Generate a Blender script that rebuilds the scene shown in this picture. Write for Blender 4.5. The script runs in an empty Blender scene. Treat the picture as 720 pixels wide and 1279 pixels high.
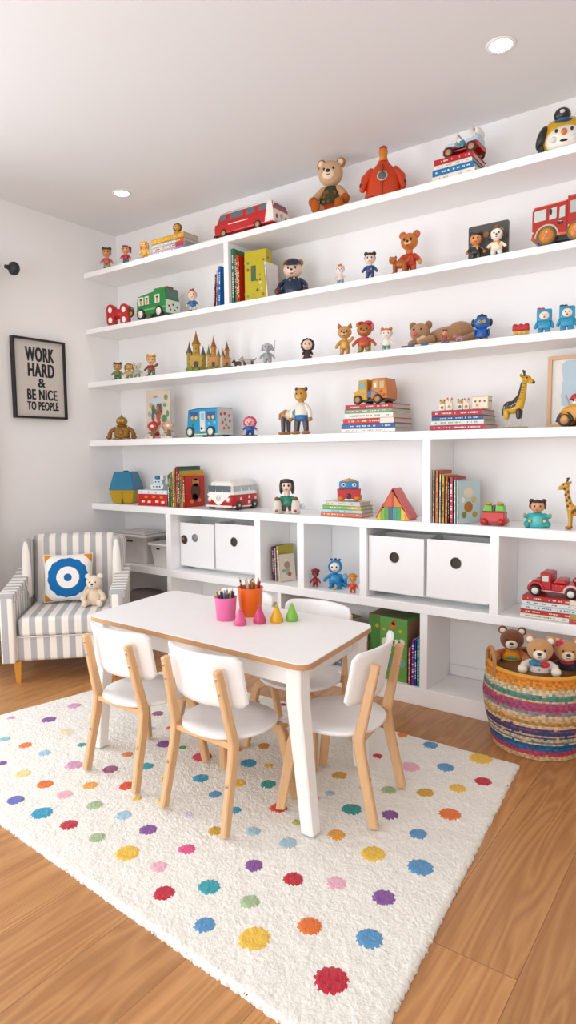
import bpy, bmesh, math, random
import numpy as np
from mathutils import Vector, Matrix
random.seed(7); RNG = np.random.default_rng(7)
S = bpy.context.scene
COL = S.collection
PI = math.pi

# ------------------------------------------------------------------ the surveyed camera and shelf heights (metres; z up)
CAM = Vector((3.5406, -2.7122, 1.1703)); YAW, PITCH, ROLL, FPX = 0.6253, -0.0920, -0.0102, 817.85
_f = Vector((-math.sin(YAW)*math.cos(PITCH), math.cos(YAW)*math.cos(PITCH), math.sin(PITCH)))
_r0 = Vector((math.cos(YAW), math.sin(YAW), 0)); _u0 = _r0.cross(_f)
_r = _r0*math.cos(ROLL)+_u0*math.sin(ROLL); _u = -_r0*math.sin(ROLL)+_u0*math.cos(ROLL)
D = 0.27
SH = {1: 2.306, 2: 1.956, 3: 1.625, 4: 1.256, 5: 0.8485, 6: 0.4745, 7: 0.0815}
H = 2.6
def xat(u, Y, Z):
    """x of the point of the line (y=Y, z=Z) that a photograph column u passes through."""
    k = (u-360)/FPX
    n = _r - k*_f
    return CAM.x - (n.y*(Y-CAM.y)+n.z*(Z-CAM.z))/n.x
def depth(p): return (Vector(p)-CAM).dot(_f)
def zat(x, y, v):
    k = (639.5-v)/FPX; n = _u - k*_f
    return CAM.z - (n.x*(x-CAM.x)+n.y*(y-CAM.y))/n.z
def look(x, y): return math.atan2(CAM.x-x, y-CAM.y)

# ------------------------------------------------------------------ materials
def lin(c): return tuple(((v/255)/12.92 if v/255 <= .04045 else ((v/255+.055)/1.055)**2.4) for v in c)
def hexc(h): return tuple(int(h[i:i+2], 16) for i in (0, 2, 4))
_M = {}
def nodes(name):
    m = bpy.data.materials.new(name); m.use_nodes = True
    nt = m.node_tree; b = nt.nodes['Principled BSDF']
    return m, nt, b
def mat(h, kind='plastic'):
    key = (h, kind)
    if key in _M: return _M[key]
    c = hexc(h)
    if kind in ('plastic', 'cover', 'fabric', 'plush'):
        import colorsys
        q = colorsys.rgb_to_hsv(*[v/255 for v in c])
        if q[1] > .25: q = (q[0], min(1, q[1]*1.12), q[2]*.92)
        c = [v*255 for v in colorsys.hsv_to_rgb(*q)]
    c = lin(c)
    m, nt, b = nodes(kind+'_'+h)
    R = {'plastic': .32, 'fabric': .92, 'paint': .45, 'wood': .5, 'paper': .6, 'cover': .38, 'metal': .3, 'plush': .95}[kind]
    b.inputs['Roughness'].default_value = R
    tc = nt.nodes.new('ShaderNodeTexCoord'); no = nt.nodes.new('ShaderNodeTexNoise')
    sc = {'plastic': 9, 'fabric': 160, 'paint': 30, 'wood': 6, 'paper': 60, 'cover': 14, 'metal': 40, 'plush': 130}[kind]
    no.inputs['Scale'].default_value = sc; no.inputs['Detail'].default_value = 3
    mp = nt.nodes.new('ShaderNodeMapping')
    if kind == 'wood': mp.inputs['Scale'].default_value = (14, 14, 1.6)
    if kind == 'paper': mp.inputs['Scale'].default_value = (1, 1, 16)
    nt.links.new(tc.outputs['Object'], mp.inputs[0]); nt.links.new(mp.outputs[0], no.inputs['Vector'])
    rp = nt.nodes.new('ShaderNodeMapRange')
    a = {'plastic': .05, 'fabric': .12, 'paint': .03, 'wood': .18, 'paper': .14, 'cover': .07, 'metal': .05, 'plush': .16}[kind]
    rp.inputs['To Min'].default_value = 1-a; rp.inputs['To Max'].default_value = 1+a*.6
    nt.links.new(no.outputs['Fac'], rp.inputs['Value'])
    mx = nt.nodes.new('ShaderNodeVectorMath'); mx.operation = 'SCALE'; mx.inputs[0].default_value = c
    nt.links.new(rp.outputs[0], mx.inputs['Scale']); nt.links.new(mx.outputs[0], b.inputs['Base Color'])
    if kind in ('fabric', 'plush', 'wood'):
        bp = nt.nodes.new('ShaderNodeBump'); bp.inputs['Strength'].default_value = {'fabric': .25, 'plush': .6, 'wood': .06}[kind]
        bp.inputs['Distance'].default_value = .003
        nt.links.new(no.outputs['Fac'], bp.inputs['Height']); nt.links.new(bp.outputs[0], b.inputs['Normal'])
    if kind == 'plush':
        b.inputs['Sheen Weight'].default_value = .35
    if kind == 'metal': b.inputs['Metallic'].default_value = 1
    if kind == 'plastic': b.inputs['Coat Weight'].default_value = .15
    _M[key] = m
    return m
def PL(h): return mat(h)
def PT(h): return mat(h, 'paint')
def FB(h): return mat(h, 'fabric')
def WD(h): return mat(h, 'wood')
def PP(h): return mat(h, 'paper')
def CV(h): return mat(h, 'cover')
def PU(h): return mat(h, 'plush')
BLACK = '1d1c1e'; WHITE = 'f4f2ee'

# ------------------------------------------------------------------ mesh builder
class MB:
    def __init__(s): s.v = []; s.f = []; s.m = []; s.ms = []; s.sm = []; s.T = Matrix()
    def mi(s, m):
        if m not in s.ms: s.ms.append(m)
        return s.ms.index(m)
    def add(s, vs, fs, m, smooth=True, T=None):
        o = len(s.v); T = s.T @ T if T is not None else s.T
        s.v += [tuple(T @ Vector(p)) for p in vs]
        i = s.mi(m)
        for f in fs: s.f.append(tuple(o+k for k in f)); s.m.append(i); s.sm.append(smooth)
        return s
    def bm(s, bm, m, smooth=False, T=None):
        bm.verts.index_update()
        s.add([v.co for v in bm.verts], [[v.index for v in f.verts] for f in bm.faces], m, smooth, T); bm.free(); return s
    # a box with its centre at c and size d
    def box(s, c, d, m, bev=0, rot=None, seg=2):
        bm = bmesh.new(); bmesh.ops.create_cube(bm, size=1)
        for v in bm.verts: v.co = Vector((v.co.x*d[0], v.co.y*d[1], v.co.z*d[2]))
        if bev: bmesh.ops.bevel(bm, geom=bm.edges[:], offset=min(bev, min(d)*.49), segments=seg, profile=.5, affect='EDGES')
        T = Matrix.Translation(c)
        if rot: T = T @ rot
        return s.bm(bm, m, bool(bev) and seg > 2, T)
    def ell(s, c, r, m, rot=None, seg=16, rings=10, keep=None):
        if not hasattr(r, '__len__'): r = (r, r, r)
        vs = [(0, 0, 1)]; fs = []
        for i in range(1, rings):
            a = PI*i/rings
            for j in range(seg):
                b = 2*PI*j/seg; vs.append((math.sin(a)*math.cos(b), math.sin(a)*math.sin(b), math.cos(a)))
        vs.append((0, 0, -1)); n = len(vs)-1
        for j in range(seg): fs.append((0, 1+j, 1+(j+1) % seg))
        for i in range(rings-2):
            for j in range(seg):
                a = 1+i*seg; fs.append((a+j, a+seg+j, a+seg+(j+1) % seg, a+(j+1) % seg))
        a = 1+(rings-2)*seg
        for j in range(seg): fs.append((a+j, n, a+(j+1) % seg))
        if keep:
            d, t = Vector(keep[0]).normalized(), keep[1]
            fs = [f for f in fs if sum((Vector(vs[k]) for k in f), Vector()).dot(d)/len(f) > t]
        vs = [(p[0]*r[0], p[1]*r[1], p[2]*r[2]) for p in vs]
        T = Matrix.Translation(c)
        if rot: T = T @ rot
        return s.add(vs, fs, m, True, T)
    # turned shape around z: profile of (radius, z)
    def lathe(s, pr, m, c=(0, 0, 0), seg=20, rot=None, smooth=True, sx=1, sy=1):
        vs = []; fs = []
        for r, z in pr:
            for j in range(seg):
                b = 2*PI*j/seg; vs.append((r*sx*math.cos(b), r*sy*math.sin(b), z))
        for i in range(len(pr)-1):
            for j in range(seg):
                a = i*seg; fs.append((a+j, a+(j+1) % seg, a+seg+(j+1) % seg, a+seg+j))
        if pr[0][0] > 1e-5: fs.append(tuple(range(seg))[::-1])
        if pr[-1][0] > 1e-5: fs.append(tuple((len(pr)-1)*seg+j for j in range(seg)))
        T = Matrix.Translation(c)
        if rot: T = T @ rot
        return s.add(vs, fs, m, smooth, T)
    def tube(s, pts, rad, m, seg=10, closed=False, caps=True):
        pts = [Vector(p) for p in pts]; n = len(pts)
        if not hasattr(rad, '__len__'): rad = [rad]*n
        vs = []; fs = []; up = None
        for i, p in enumerate(pts):
            a = pts[(i-1) % n] if (closed or i) else p
            b = pts[(i+1) % n] if (closed or i < n-1) else p
            t = (b-a).normalized()
            if up is None: up = Vector((0, 0, 1)) if abs(t.z) < .9 else Vector((1, 0, 0))
            x = t.cross(up).normalized(); up = x.cross(t).normalized()
            for j in range(seg):
                q = 2*PI*j/seg; vs.append(p+(x*math.cos(q)+up*math.sin(q))*rad[i])
        for i in range(n if closed else n-1):
            for j in range(seg):
                a = i*seg; b = ((i+1) % n)*seg
                fs.append((a+j, a+(j+1) % seg, b+(j+1) % seg, b+j))
        s.add(vs, fs, m, True)
        if caps and not closed:
            s.ell(pts[0], rad[0], m, seg=8, rings=6); s.ell(pts[-1], rad[-1], m, seg=8, rings=6)
        return s
    # polygon in the xz plane, extruded from y0 to y1
    def prism(s, poly, y0, y1, m, bev=0, rot=None, c=(0, 0, 0)):
        bm = bmesh.new()
        a = [bm.verts.new((x, y0, z)) for x, z in poly]; b = [bm.verts.new((x, y1, z)) for x, z in poly]
        bm.faces.new(a); bm.faces.new(b[::-1])
        n = len(poly)
        for i in range(n): bm.faces.new((a[i], b[i], b[(i+1) % n], a[(i+1) % n]))
        bmesh.ops.recalc_face_normals(bm, faces=bm.faces[:])
        if bev:
            es = [e for e in bm.edges if abs(e.verts[0].co.y-e.verts[1].co.y) < 1e-6]
            bmesh.ops.bevel(bm, geom=es, offset=bev, segments=2, profile=.5, affect='EDGES')
        T = Matrix.Translation(c)
        if rot: T = T @ rot
        return s.bm(bm, m, False, T)
    # strip of rectangular section swept along a path; w across direction wd, t the other way
    def strip(s, path, w, t, wd, m):
        path = [Vector(p) for p in path]; wd = Vector(wd).normalized(); vs = []; fs = []; n = len(path)
        for i, p in enumerate(path):
            d1 = (path[i]-path[i-1]).normalized() if i else (path[1]-path[0]).normalized()
            d2 = (path[i+1]-path[i]).normalized() if i < n-1 else d1
            d = (d1+d2).normalized(); nn = d.cross(wd).normalized(); k = 1/max(.5, d.dot(d1))
            ww = w[i] if hasattr(w, '__len__') else w; tt = (t[i] if hasattr(t, '__len__') else t)*k
            for a, b in ((-1, -1), (1, -1), (1, 1), (-1, 1)): vs.append(p+wd*a*ww/2+nn*b*tt/2)
        for i in range(n-1):
            for j in range(4):
                a = i*4; fs.append((a+j, a+(j+1) % 4, a+4+(j+1) % 4, a+4+j))
        fs += [(3, 2, 1, 0), tuple((n-1)*4+j for j in range(4))]
        bm = bmesh.new(); bv = [bm.verts.new(v) for v in vs]
        for f in fs: bm.faces.new([bv[k] for k in f])
        bmesh.ops.recalc_face_normals(bm, faces=bm.faces[:])
        bmesh.ops.bevel(bm, geom=bm.edges[:], offset=min(.004, .2*min(w if not hasattr(w, '__len__') else min(w), t if not hasattr(t, '__len__') else min(t))), segments=1, affect='EDGES')
        return s.bm(bm, m, False)
    def build(s, name, parent=None):
        me = bpy.data.meshes.new(name); me.from_pydata(s.v, [], s.f)
        for m in s.ms: me.materials.append(m)
        me.polygons.foreach_set('material_index', s.m); me.polygons.foreach_set('use_smooth', s.sm)
        me.update()
        o = bpy.data.objects.new(name, me); COL.objects.link(o)
        if parent is not None: o.parent = parent
        return o
# shape shorthands, so one part reads as one line
def E(c, r, m=None, **k): return lambda b, M: b.ell(c, r, m or M, **k)
def B(c, d, m=None, **k): return lambda b, M: b.box(c, d, m or M, **k)
def L(p, m=None, **k): return lambda b, M: b.lathe(p, m or M, **k)
def T(p, r, m=None, **k): return lambda b, M: b.tube(p, r, m or M, **k)
def PZ(p, y0, y1, m=None, **k): return lambda b, M: b.prism(p, y0, y1, m or M, **k)
def ST(p, w, t, wd, m=None): return lambda b, M: b.strip(p, w, t, wd, m or M)
def part(parent, name, m, *shapes, label=None):
    """one mesh per connected piece: shapes whose boxes touch join into one part, separate pieces become parts of their own"""
    bs = []
    for f in shapes:
        b = MB(); f(b, m)
        a = np.array(b.v); bs.append([b, a.min(0)-1e-4, a.max(0)+1e-4])
    out = []
    while bs:
        g = [bs.pop(0)]; k = 0
        while k < len(g):
            for q in bs[:]:
                if (q[1] <= g[k][2]).all() and (q[2] >= g[k][1]).all(): bs.remove(q); g.append(q)
            k += 1
        b = g[0][0]
        for q in g[1:]:
            o = q[0]; n = len(b.v); b.v += o.v; b.f += [tuple(n+i for i in f) for f in o.f]; b.sm += o.sm; b.m += [b.mi(o.ms[i]) for i in o.m]
        out.append(b.build(name, parent))
    if label:
        for o in out: o['label'] = label
    return out[0]
def tag(o, label, cat, group=None):
    o['label'] = label; o['category'] = cat
    if group: o['group'] = group
    return o
def thing(name, label, cat, loc=(0, 0, 0), rz=0, group=None, sc=1):
    o = bpy.data.objects.new(name, None); COL.objects.link(o)
    o.empty_display_size = .05; o.location = loc; o.rotation_euler = (0, 0, rz); o.scale = (sc, sc, sc)
    return tag(o, label, cat, group)
def struct(name, mb):
    o = mb.build(name); o['kind'] = 'structure'; return o
def dup(root, loc, rz, label, group=None):
    r = root.copy(); COL.objects.link(r); r.location = loc; r.rotation_euler = (0, 0, rz); r['label'] = label
    if group: r['group'] = group
    for ch in list(root.children):
        c = ch.copy(); COL.objects.link(c); c.parent = r
        for g in list(ch.children):
            d = g.copy(); COL.objects.link(d); d.parent = c
    return r
RX = lambda a: Matrix.Rotation(a, 4, 'X')
RY = lambda a: Matrix.Rotation(a, 4, 'Y')
RZ = lambda a: Matrix.Rotation(a, 4, 'Z')
def rrect(w, h, r, n=6, cx=0, cy=0):
    out = []
    for sx, sy, a0 in ((1, -1, -90), (1, 1, 0), (-1, 1, 90), (-1, -1, 180)):
        for k in range(n+1):
            a = math.radians(a0+90*k/n); out.append((cx+sx*(w/2-r)+r*math.cos(a), cy+sy*(h/2-r)+r*math.sin(a)))
    return out
def disc(cx, cz, r, n=20, sx=1, sz=1): return [(cx+sx*r*math.cos(2*PI*k/n), cz+sz*r*math.sin(2*PI*k/n)) for k in range(n)]
# ================================================================== ROOM
def wall_mat(name, c, rough=.6, bump=.02):
    m, nt, b = nodes(name); b.inputs['Base Color'].default_value = (*lin(c), 1); b.inputs['Roughness'].default_value = rough
    tc = nt.nodes.new('ShaderNodeTexCoord'); no = nt.nodes.new('ShaderNodeTexNoise'); no.inputs['Scale'].default_value = 220
    bp = nt.nodes.new('ShaderNodeBump'); bp.inputs['Strength'].default_value = bump; bp.inputs['Distance'].default_value = .002
    nt.links.new(tc.outputs['Object'], no.inputs['Vector']); nt.links.new(no.outputs['Fac'], bp.inputs['Height']); nt.links.new(bp.outputs[0], b.inputs['Normal'])
    return m
WALL = wall_mat('white_wall_paint', (244, 243, 242)); CEIL = wall_mat('ceiling_paint', (232, 232, 233)); TRIM = wall_mat('trim_gloss_paint', (240, 239, 238), .35, .0)
SHELF = wall_mat('shelf_lacquer', (246, 246, 246), .38, .01)
def oak_floor():
    m, nt, b = nodes('oak_plank_floor'); N = nt.nodes.new; Lk = nt.links.new
    tc = N('ShaderNodeTexCoord'); mp = N('ShaderNodeMapping'); mp.inputs['Rotation'].default_value = (0, 0, PI/2); mp.inputs['Location'].default_value = (.31, .07, 0)
    Lk(tc.outputs['Object'], mp.inputs[0])
    br = N('ShaderNodeTexBrick'); br.inputs['Scale'].default_value = 1; br.inputs['Brick Width'].default_value = 2.6; br.inputs['Row Height'].default_value = .215
    br.inputs['Mortar Size'].default_value = .0012; br.inputs['Mortar Smooth'].default_value = .2; br.offset = .37
    br.inputs['Color1'].default_value = (0, 0, 0, 1); br.inputs['Color2'].default_value = (1, 1, 1, 1); br.inputs['Mortar'].default_value = (.5, .5, .5, 1)
    Lk(mp.outputs[0], br.inputs['Vector'])
    # grain: noise stretched along the planks, shifted from plank to plank
    sh = N('ShaderNodeVectorMath'); sh.operation = 'SCALE'; sh.inputs['Scale'].default_value = 7.3; Lk(br.outputs['Color'], sh.inputs[0])
    ad = N('ShaderNodeVectorMath'); Lk(mp.outputs[0], ad.inputs[0]); Lk(sh.outputs[0], ad.inputs[1])
    m2 = N('ShaderNodeMapping'); m2.inputs['Scale'].default_value = (.9, 9, 1); Lk(ad.outputs[0], m2.inputs[0])
    wv = N('ShaderNodeTexNoise'); wv.inputs['Scale'].default_value = 1.5; wv.inputs['Detail'].default_value = 1.5; wv.inputs['Distortion'].default_value = .6; Lk(m2.outputs[0], wv.inputs['Vector'])
    mu = N('ShaderNodeMath'); mu.operation = 'MULTIPLY'; mu.inputs[1].default_value = 13; Lk(wv.outputs['Fac'], mu.inputs[0])
    fr = N('ShaderNodeMath'); fr.operation = 'PINGPONG'; fr.inputs[1].default_value = 1; Lk(mu.outputs[0], fr.inputs[0])
    m3 = N('ShaderNodeMapping'); m3.inputs['Scale'].default_value = (6, 160, 1); Lk(ad.outputs[0], m3.inputs[0])
    n2 = N('ShaderNodeTexNoise'); n2.inputs['Scale'].default_value = 1; n2.inputs['Detail'].default_value = 3; Lk(m3.outputs[0], n2.inputs['Vector'])
    cr = N('ShaderNodeValToRGB'); cr.color_ramp.elements[0].color = (*lin((160, 106, 59)), 1); cr.color_ramp.elements[1].color = (*lin((203, 149, 95)), 1)
    mixf = N('ShaderNodeMix'); mixf.inputs[0].default_value = .45; Lk(fr.outputs[0], mixf.inputs[2]); Lk(n2.outputs['Fac'], mixf.inputs[3]); Lk(mixf.outputs[0], cr.inputs[0])
    tone = N('ShaderNodeMapRange'); tone.inputs['To Min'].default_value = .88; tone.inputs['To Max'].default_value = 1.08; Lk(br.outputs['Color'], tone.inputs['Value'])
    sc = N('ShaderNodeVectorMath'); sc.operation = 'SCALE'; Lk(cr.outputs[0], sc.inputs[0]); Lk(tone.outputs[0], sc.inputs['Scale'])
    dk = N('ShaderNodeMix'); dk.data_type = 'RGBA'; dk.inputs[7].default_value = (*lin((138, 92, 56)), 1); Lk(br.outputs['Fac'], dk.inputs[0]); Lk(sc.outputs[0], dk.inputs[6])
    Lk(dk.outputs[2], b.inputs['Base Color']); b.inputs['Roughness'].default_value = .31
    bp = N('ShaderNodeBump'); bp.inputs['Strength'].default_value = .08; bp.inputs['Distance'].default_value = .002; Lk(mixf.outputs[0], bp.inputs['Height']); Lk(bp.outputs[0], b.inputs['Normal'])
    return m
RX1, RY0 = 4.5, -4.2           # right wall, wall behind the camera
b = MB(); b.box((RX1/2, (RY0+D)/2, -.05), (RX1+.4, D-RY0+.4, .1), oak_floor()); struct('floor', b)
b = MB(); b.box((RX1/2, (RY0+D)/2, H+.05), (RX1+.4, D-RY0+.4, .1), CEIL); struct('ceiling', b)
b = MB(); b.box((RX1/2, D+.06, H/2), (RX1+.3, .12, H), WALL); struct('wall_back', b)
b = MB(); b.box((RX1+.06, (RY0+D)/2, H/2), (.12, D-RY0, H), WALL); struct('wall_right', b)
# left wall with a window opening, y from WY0 to WY1
WY0, WY1, WZ0, WZ1 = -3.1, -1.15, .14, 2.2
b = MB()
b.box((-.06, (WY1+D)/2, H/2), (.12, D-WY1, H), WALL); b.box((-.06, (RY0+WY0)/2, H/2), (.12, WY0-RY0, H), WALL)
b.box((-.06, (WY0+WY1)/2, WZ0/2), (.12, WY1-WY0, WZ0), WALL); b.box((-.06, (WY0+WY1)/2, (WZ1+H)/2), (.12, WY1-WY0, H-WZ1), WALL)
struct('wall_left', b)
b = MB()
for y in (WY0+.03, (WY0+WY1)/2, WY1-.03): b.box((-.07, y, (WZ0+WZ1)/2), (.06, .06, WZ1-WZ0), TRIM)
for z in (WZ0+.03, WZ1-.03): b.box((-.07, (WY0+WY1)/2, z), (.06, WY1-WY0, .06), TRIM)
b.box((.03, (WY0+WY1)/2, WZ0-.015), (.1, WY1-WY0+.1, .03), TRIM, bev=.005)
struct('window_1', b)
# wall behind the camera with a wide unseen opening added for frontal fill light
DX0, DX1, DZ = .7, 3.9, 2.3
b = MB(); y = RY0-.06
b.box((DX0/2, y, H/2), (DX0, .12, H), WALL); b.box(((DX1+RX1)/2, y, H/2), (RX1-DX1, .12, H), WALL); b.box(((DX0+DX1)/2, y, (DZ+H)/2), (DX1-DX0, .12, H-DZ), WALL)
struct('wall_front', b)
b = MB()
for x in (DX0+.04, (DX0+DX1)/2, DX1-.04): b.box((x, y, DZ/2), (.08, .07, DZ), TRIM)
b.box(((DX0+DX1)/2, y, DZ-.04), (DX1-DX0, .07, .08), TRIM)
struct('door_1', b)  # invented frame around the added fill-light opening, out of view
def baseboard(name, pts, axis):
    b = MB()
    if axis == 'y': b.box((.009, (pts[0]+pts[1])/2, .05), (.018, pts[1]-pts[0], .1), TRIM, bev=.004); b.box((.006, (pts[0]+pts[1])/2, .108), (.012, pts[1]-pts[0], .02), TRIM, bev=.004)
    else: b.box(((pts[0]+pts[1])/2, D-.009, .06), (pts[1]-pts[0], .018, .12), TRIM, bev=.004); b.box(((pts[0]+pts[1])/2, D-.005, .126), (pts[1]-pts[0], .01, .02), TRIM, bev=.003)
    struct(name, b)
baseboard('baseboard_left', (RY0, -.002), 'y')
# recessed ceiling lights
EMIT, nt, bb = nodes('downlight_lens'); bb.inputs['Emission Color'].default_value = (1, .93, .85, 1); bb.inputs['Emission Strength'].default_value = 25
for x, y, lab in ((.61, -.191, 'small round recessed downlight in the ceiling corner above the striped armchair'), (2.724, -.261, 'round recessed downlight in the ceiling above the jeep on the top shelf')):
    t = thing('downlight', lab, 'ceiling light', (x, y, H), 0, 'recessed ceiling downlights')
    part(t, 'trim_ring', PT('f6f5f3'), L([(.037, -.001), (.039, -.004), (.05, -.004), (.053, -.0005), (.037, -.0005)], seg=32))
    part(t, 'lens', EMIT, L([(.0, -.0035), (.037, -.0035), (.037, -.001), (0, -.001)], seg=32))

# ================================================================== BUILT-IN SHELVING
XR = RX1-.02
t = thing('shelving_unit', 'white built-in wall of shelves and cubbies covering the whole back wall', 'shelves', (0, 0, 0))
TH = {1: .032, 2: .029, 3: .033, 4: .039, 5: .04, 6: .043}
for k in range(1, 7):
    part(t, 'shelf', SHELF, B(((.002+XR)/2, (D-.002)/2, SH[k]-TH[k]/2), (XR-.002, D-.002, TH[k]), bev=.0025))
def upright(x0, x1, z0, z1, y0=.0015):
    part(t, 'divider', SHELF, B(((x0+x1)/2, (y0+D-.002)/2, (z0+z1)/2), (x1-x0, D-.002-y0, z1-z0), bev=.002))
upright(1.176, 1.2075, SH[2], SH[1]-TH[1])
upright(2.3215, 2.358, SH[5], SH[4]-TH[4])
for a, c in ((.681, .722), (1.357, 1.396), (1.636, 1.678), (2.001, 2.039), (2.630, 2.6685), (3.6, 3.64)): upright(a, c, SH[6], SH[5]-TH[5])
for a, c in ((.681, .715), (1.508, 1.530), (2.3145, 2.352)): upright(a, c, SH[7], SH[6]-TH[6])
part(t, 'plinth', SHELF, B((1.334, D/2-.001, SH[7]/2), (2.664, D-.002, SH[7]), bev=.0025))
b = MB(); b.box(((2.68+XR)/2, D-.009, .06), (XR-2.68, .018, .12), TRIM, bev=.004); struct('baseboard_back', b)
b = MB(); b.box(((.722+2.31)/2+.0, D-.006, .109), (2.31-.722, .01, .053), TRIM, bev=.003); 
b.box((2.51, D-.006, .109), (.30, .01, .053), TRIM, bev=.003); struct('trim_1', b)

# ================================================================== POSTER, CURTAIN ROD
t = thing('framed_poster', 'black framed poster with bold black lettering on the left wall', 'poster', (0, -.355, 1.617))
PW, PH = .352, .468
fr = PT('1b1d20')
part(t, 'frame', fr, *[B((.017, s*(PW/2-.006), 0), (.03, .012, PH), bev=.001) for s in (-1, 1)], *[B((.017, 0, s*(PH/2-.006)), (.03, PW-.024, .012), bev=.001) for s in (-1, 1)])
part(t, 'print', PP('cfc8c1'), B((.014, 0, 0), (.004, PW-.02, PH-.02)))
def letters(txt, cy, cz, w, h, parent, m, name='lettering', dx=.0166):
    c = bpy.data.curves.new(name, 'FONT'); c.body = txt; c.offset = .018; c.extrude = .004; c.align_x = 'CENTER'; c.space_character = 1.1
    o = bpy.data.objects.new('tmp', c); COL.objects.link(o); bpy.context.view_layer.update()
    me = bpy.data.meshes.new_from_object(o.evaluated_get(bpy.context.evaluated_depsgraph_get()))
    bpy.data.objects.remove(o); me.name = name
    xs = [v.co.x for v in me.vertices]; ys = [v.co.y for v in me.vertices]
    x0, x1, y0, y1 = min(xs), max(xs), min(ys), max(ys)
    for v in me.vertices:
        X, Y, Z = v.co; v.co = (dx+Z*.05, cy+((X-x0)/(x1-x0)-.5)*w, cz+((Y-y0)/(y1-y0)-.5)*h)
    # embolden the strokes sideways: the glyphs three times, shifted by a stroke's fraction
    co = [v.co.copy() for v in me.vertices]; fs = [tuple(p.vertices) for p in me.polygons]; n = len(co); th = h*.03
    me = bpy.data.meshes.new(name)
    me.from_pydata([(v.x+k*.0001, cy+(v.y-cy)*(1-2*th/w)+k*th, v.z) for k in (-1, 0, 1) for v in co], [], [tuple(i+k*n for i in f) for k in range(3) for f in fs])
    me.materials.append(m)
    r = bpy.data.objects.new(name, me); COL.objects.link(r); r.parent = parent; r['label'] = 'printed words '+txt
    return r
ink = PT('17181a')
def row(txt, x0, x1, z0, z1): letters(txt, ((x0+x1)/2-.5)*PW, (.5-(z0+z1)/2)*PH, (x1-x0)*PW, (z1-z0)*PH, t, ink)
row('WORK', .24, .80, .105, .285); row('HARD', .28, .79, .305, .475); row('&', .46, .61, .495, .605); row('BE NICE', .25, .83, .63, .765); row('TO PEOPLE', .245, .85, .785, .895)

t = thing('curtain_rod', 'curtain rod with round black end finial on the left wall above the poster', 'curtain rod', (.1, -.53, 2.205))
part(t, 'rod', PT('e8e6e3'), T([(0, -2.9, 0), (0, -.1, 0)], .011, seg=14))
part(t, 'finial', PT('232325'), L([(0, .016), (.018, .013), (.032, .003), (.038, -.012), (.034, -.028), (.02, -.038), (.011, -.042), (.014, -.049), (.011, -.054), (.011, -.066)], rot=RX(-PI/2), seg=28), label='black round finial')
part(t, 'bracket', PT('232325'), T([(0, -.135, 0), (-.1, -.135, 0)], .008), L([(.017, -.012), (.017, .012)], c=(0, -.135, 0), rot=RX(PI/2)), E((-.097, -.135, 0), (.004, .022, .03)))
# curtain hanging from the rod, bunched towards the window
b = MB(); cm = FB('f3f1ee'); n = 60
def cp(i, z):
    s = i/n; y = -.75-.60*s; x = .1+.03*math.sin(s*2*PI*9)*(1-.3*z/2.2)
    return x, y
vs = []; fs = []
for k, z in enumerate((.03, .8, 1.6, 2.17)):
    for side in (0, .003):
        for i in range(n+1): x, y = cp(i, z); vs.append((x+side, y, z))
for k in range(3):
    for i in range(n):
        a = k*2*(n+1)+i; c = a+2*(n+1); fs += [(a, a+1, c+1, c), (a+n+1, c+n+1, c+n+2, a+n+2)]
b.add(vs, fs, cm)
tag(b.build('curtain'), 'white curtain at the left edge hanging from the black finialed rod', 'curtain')
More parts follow.
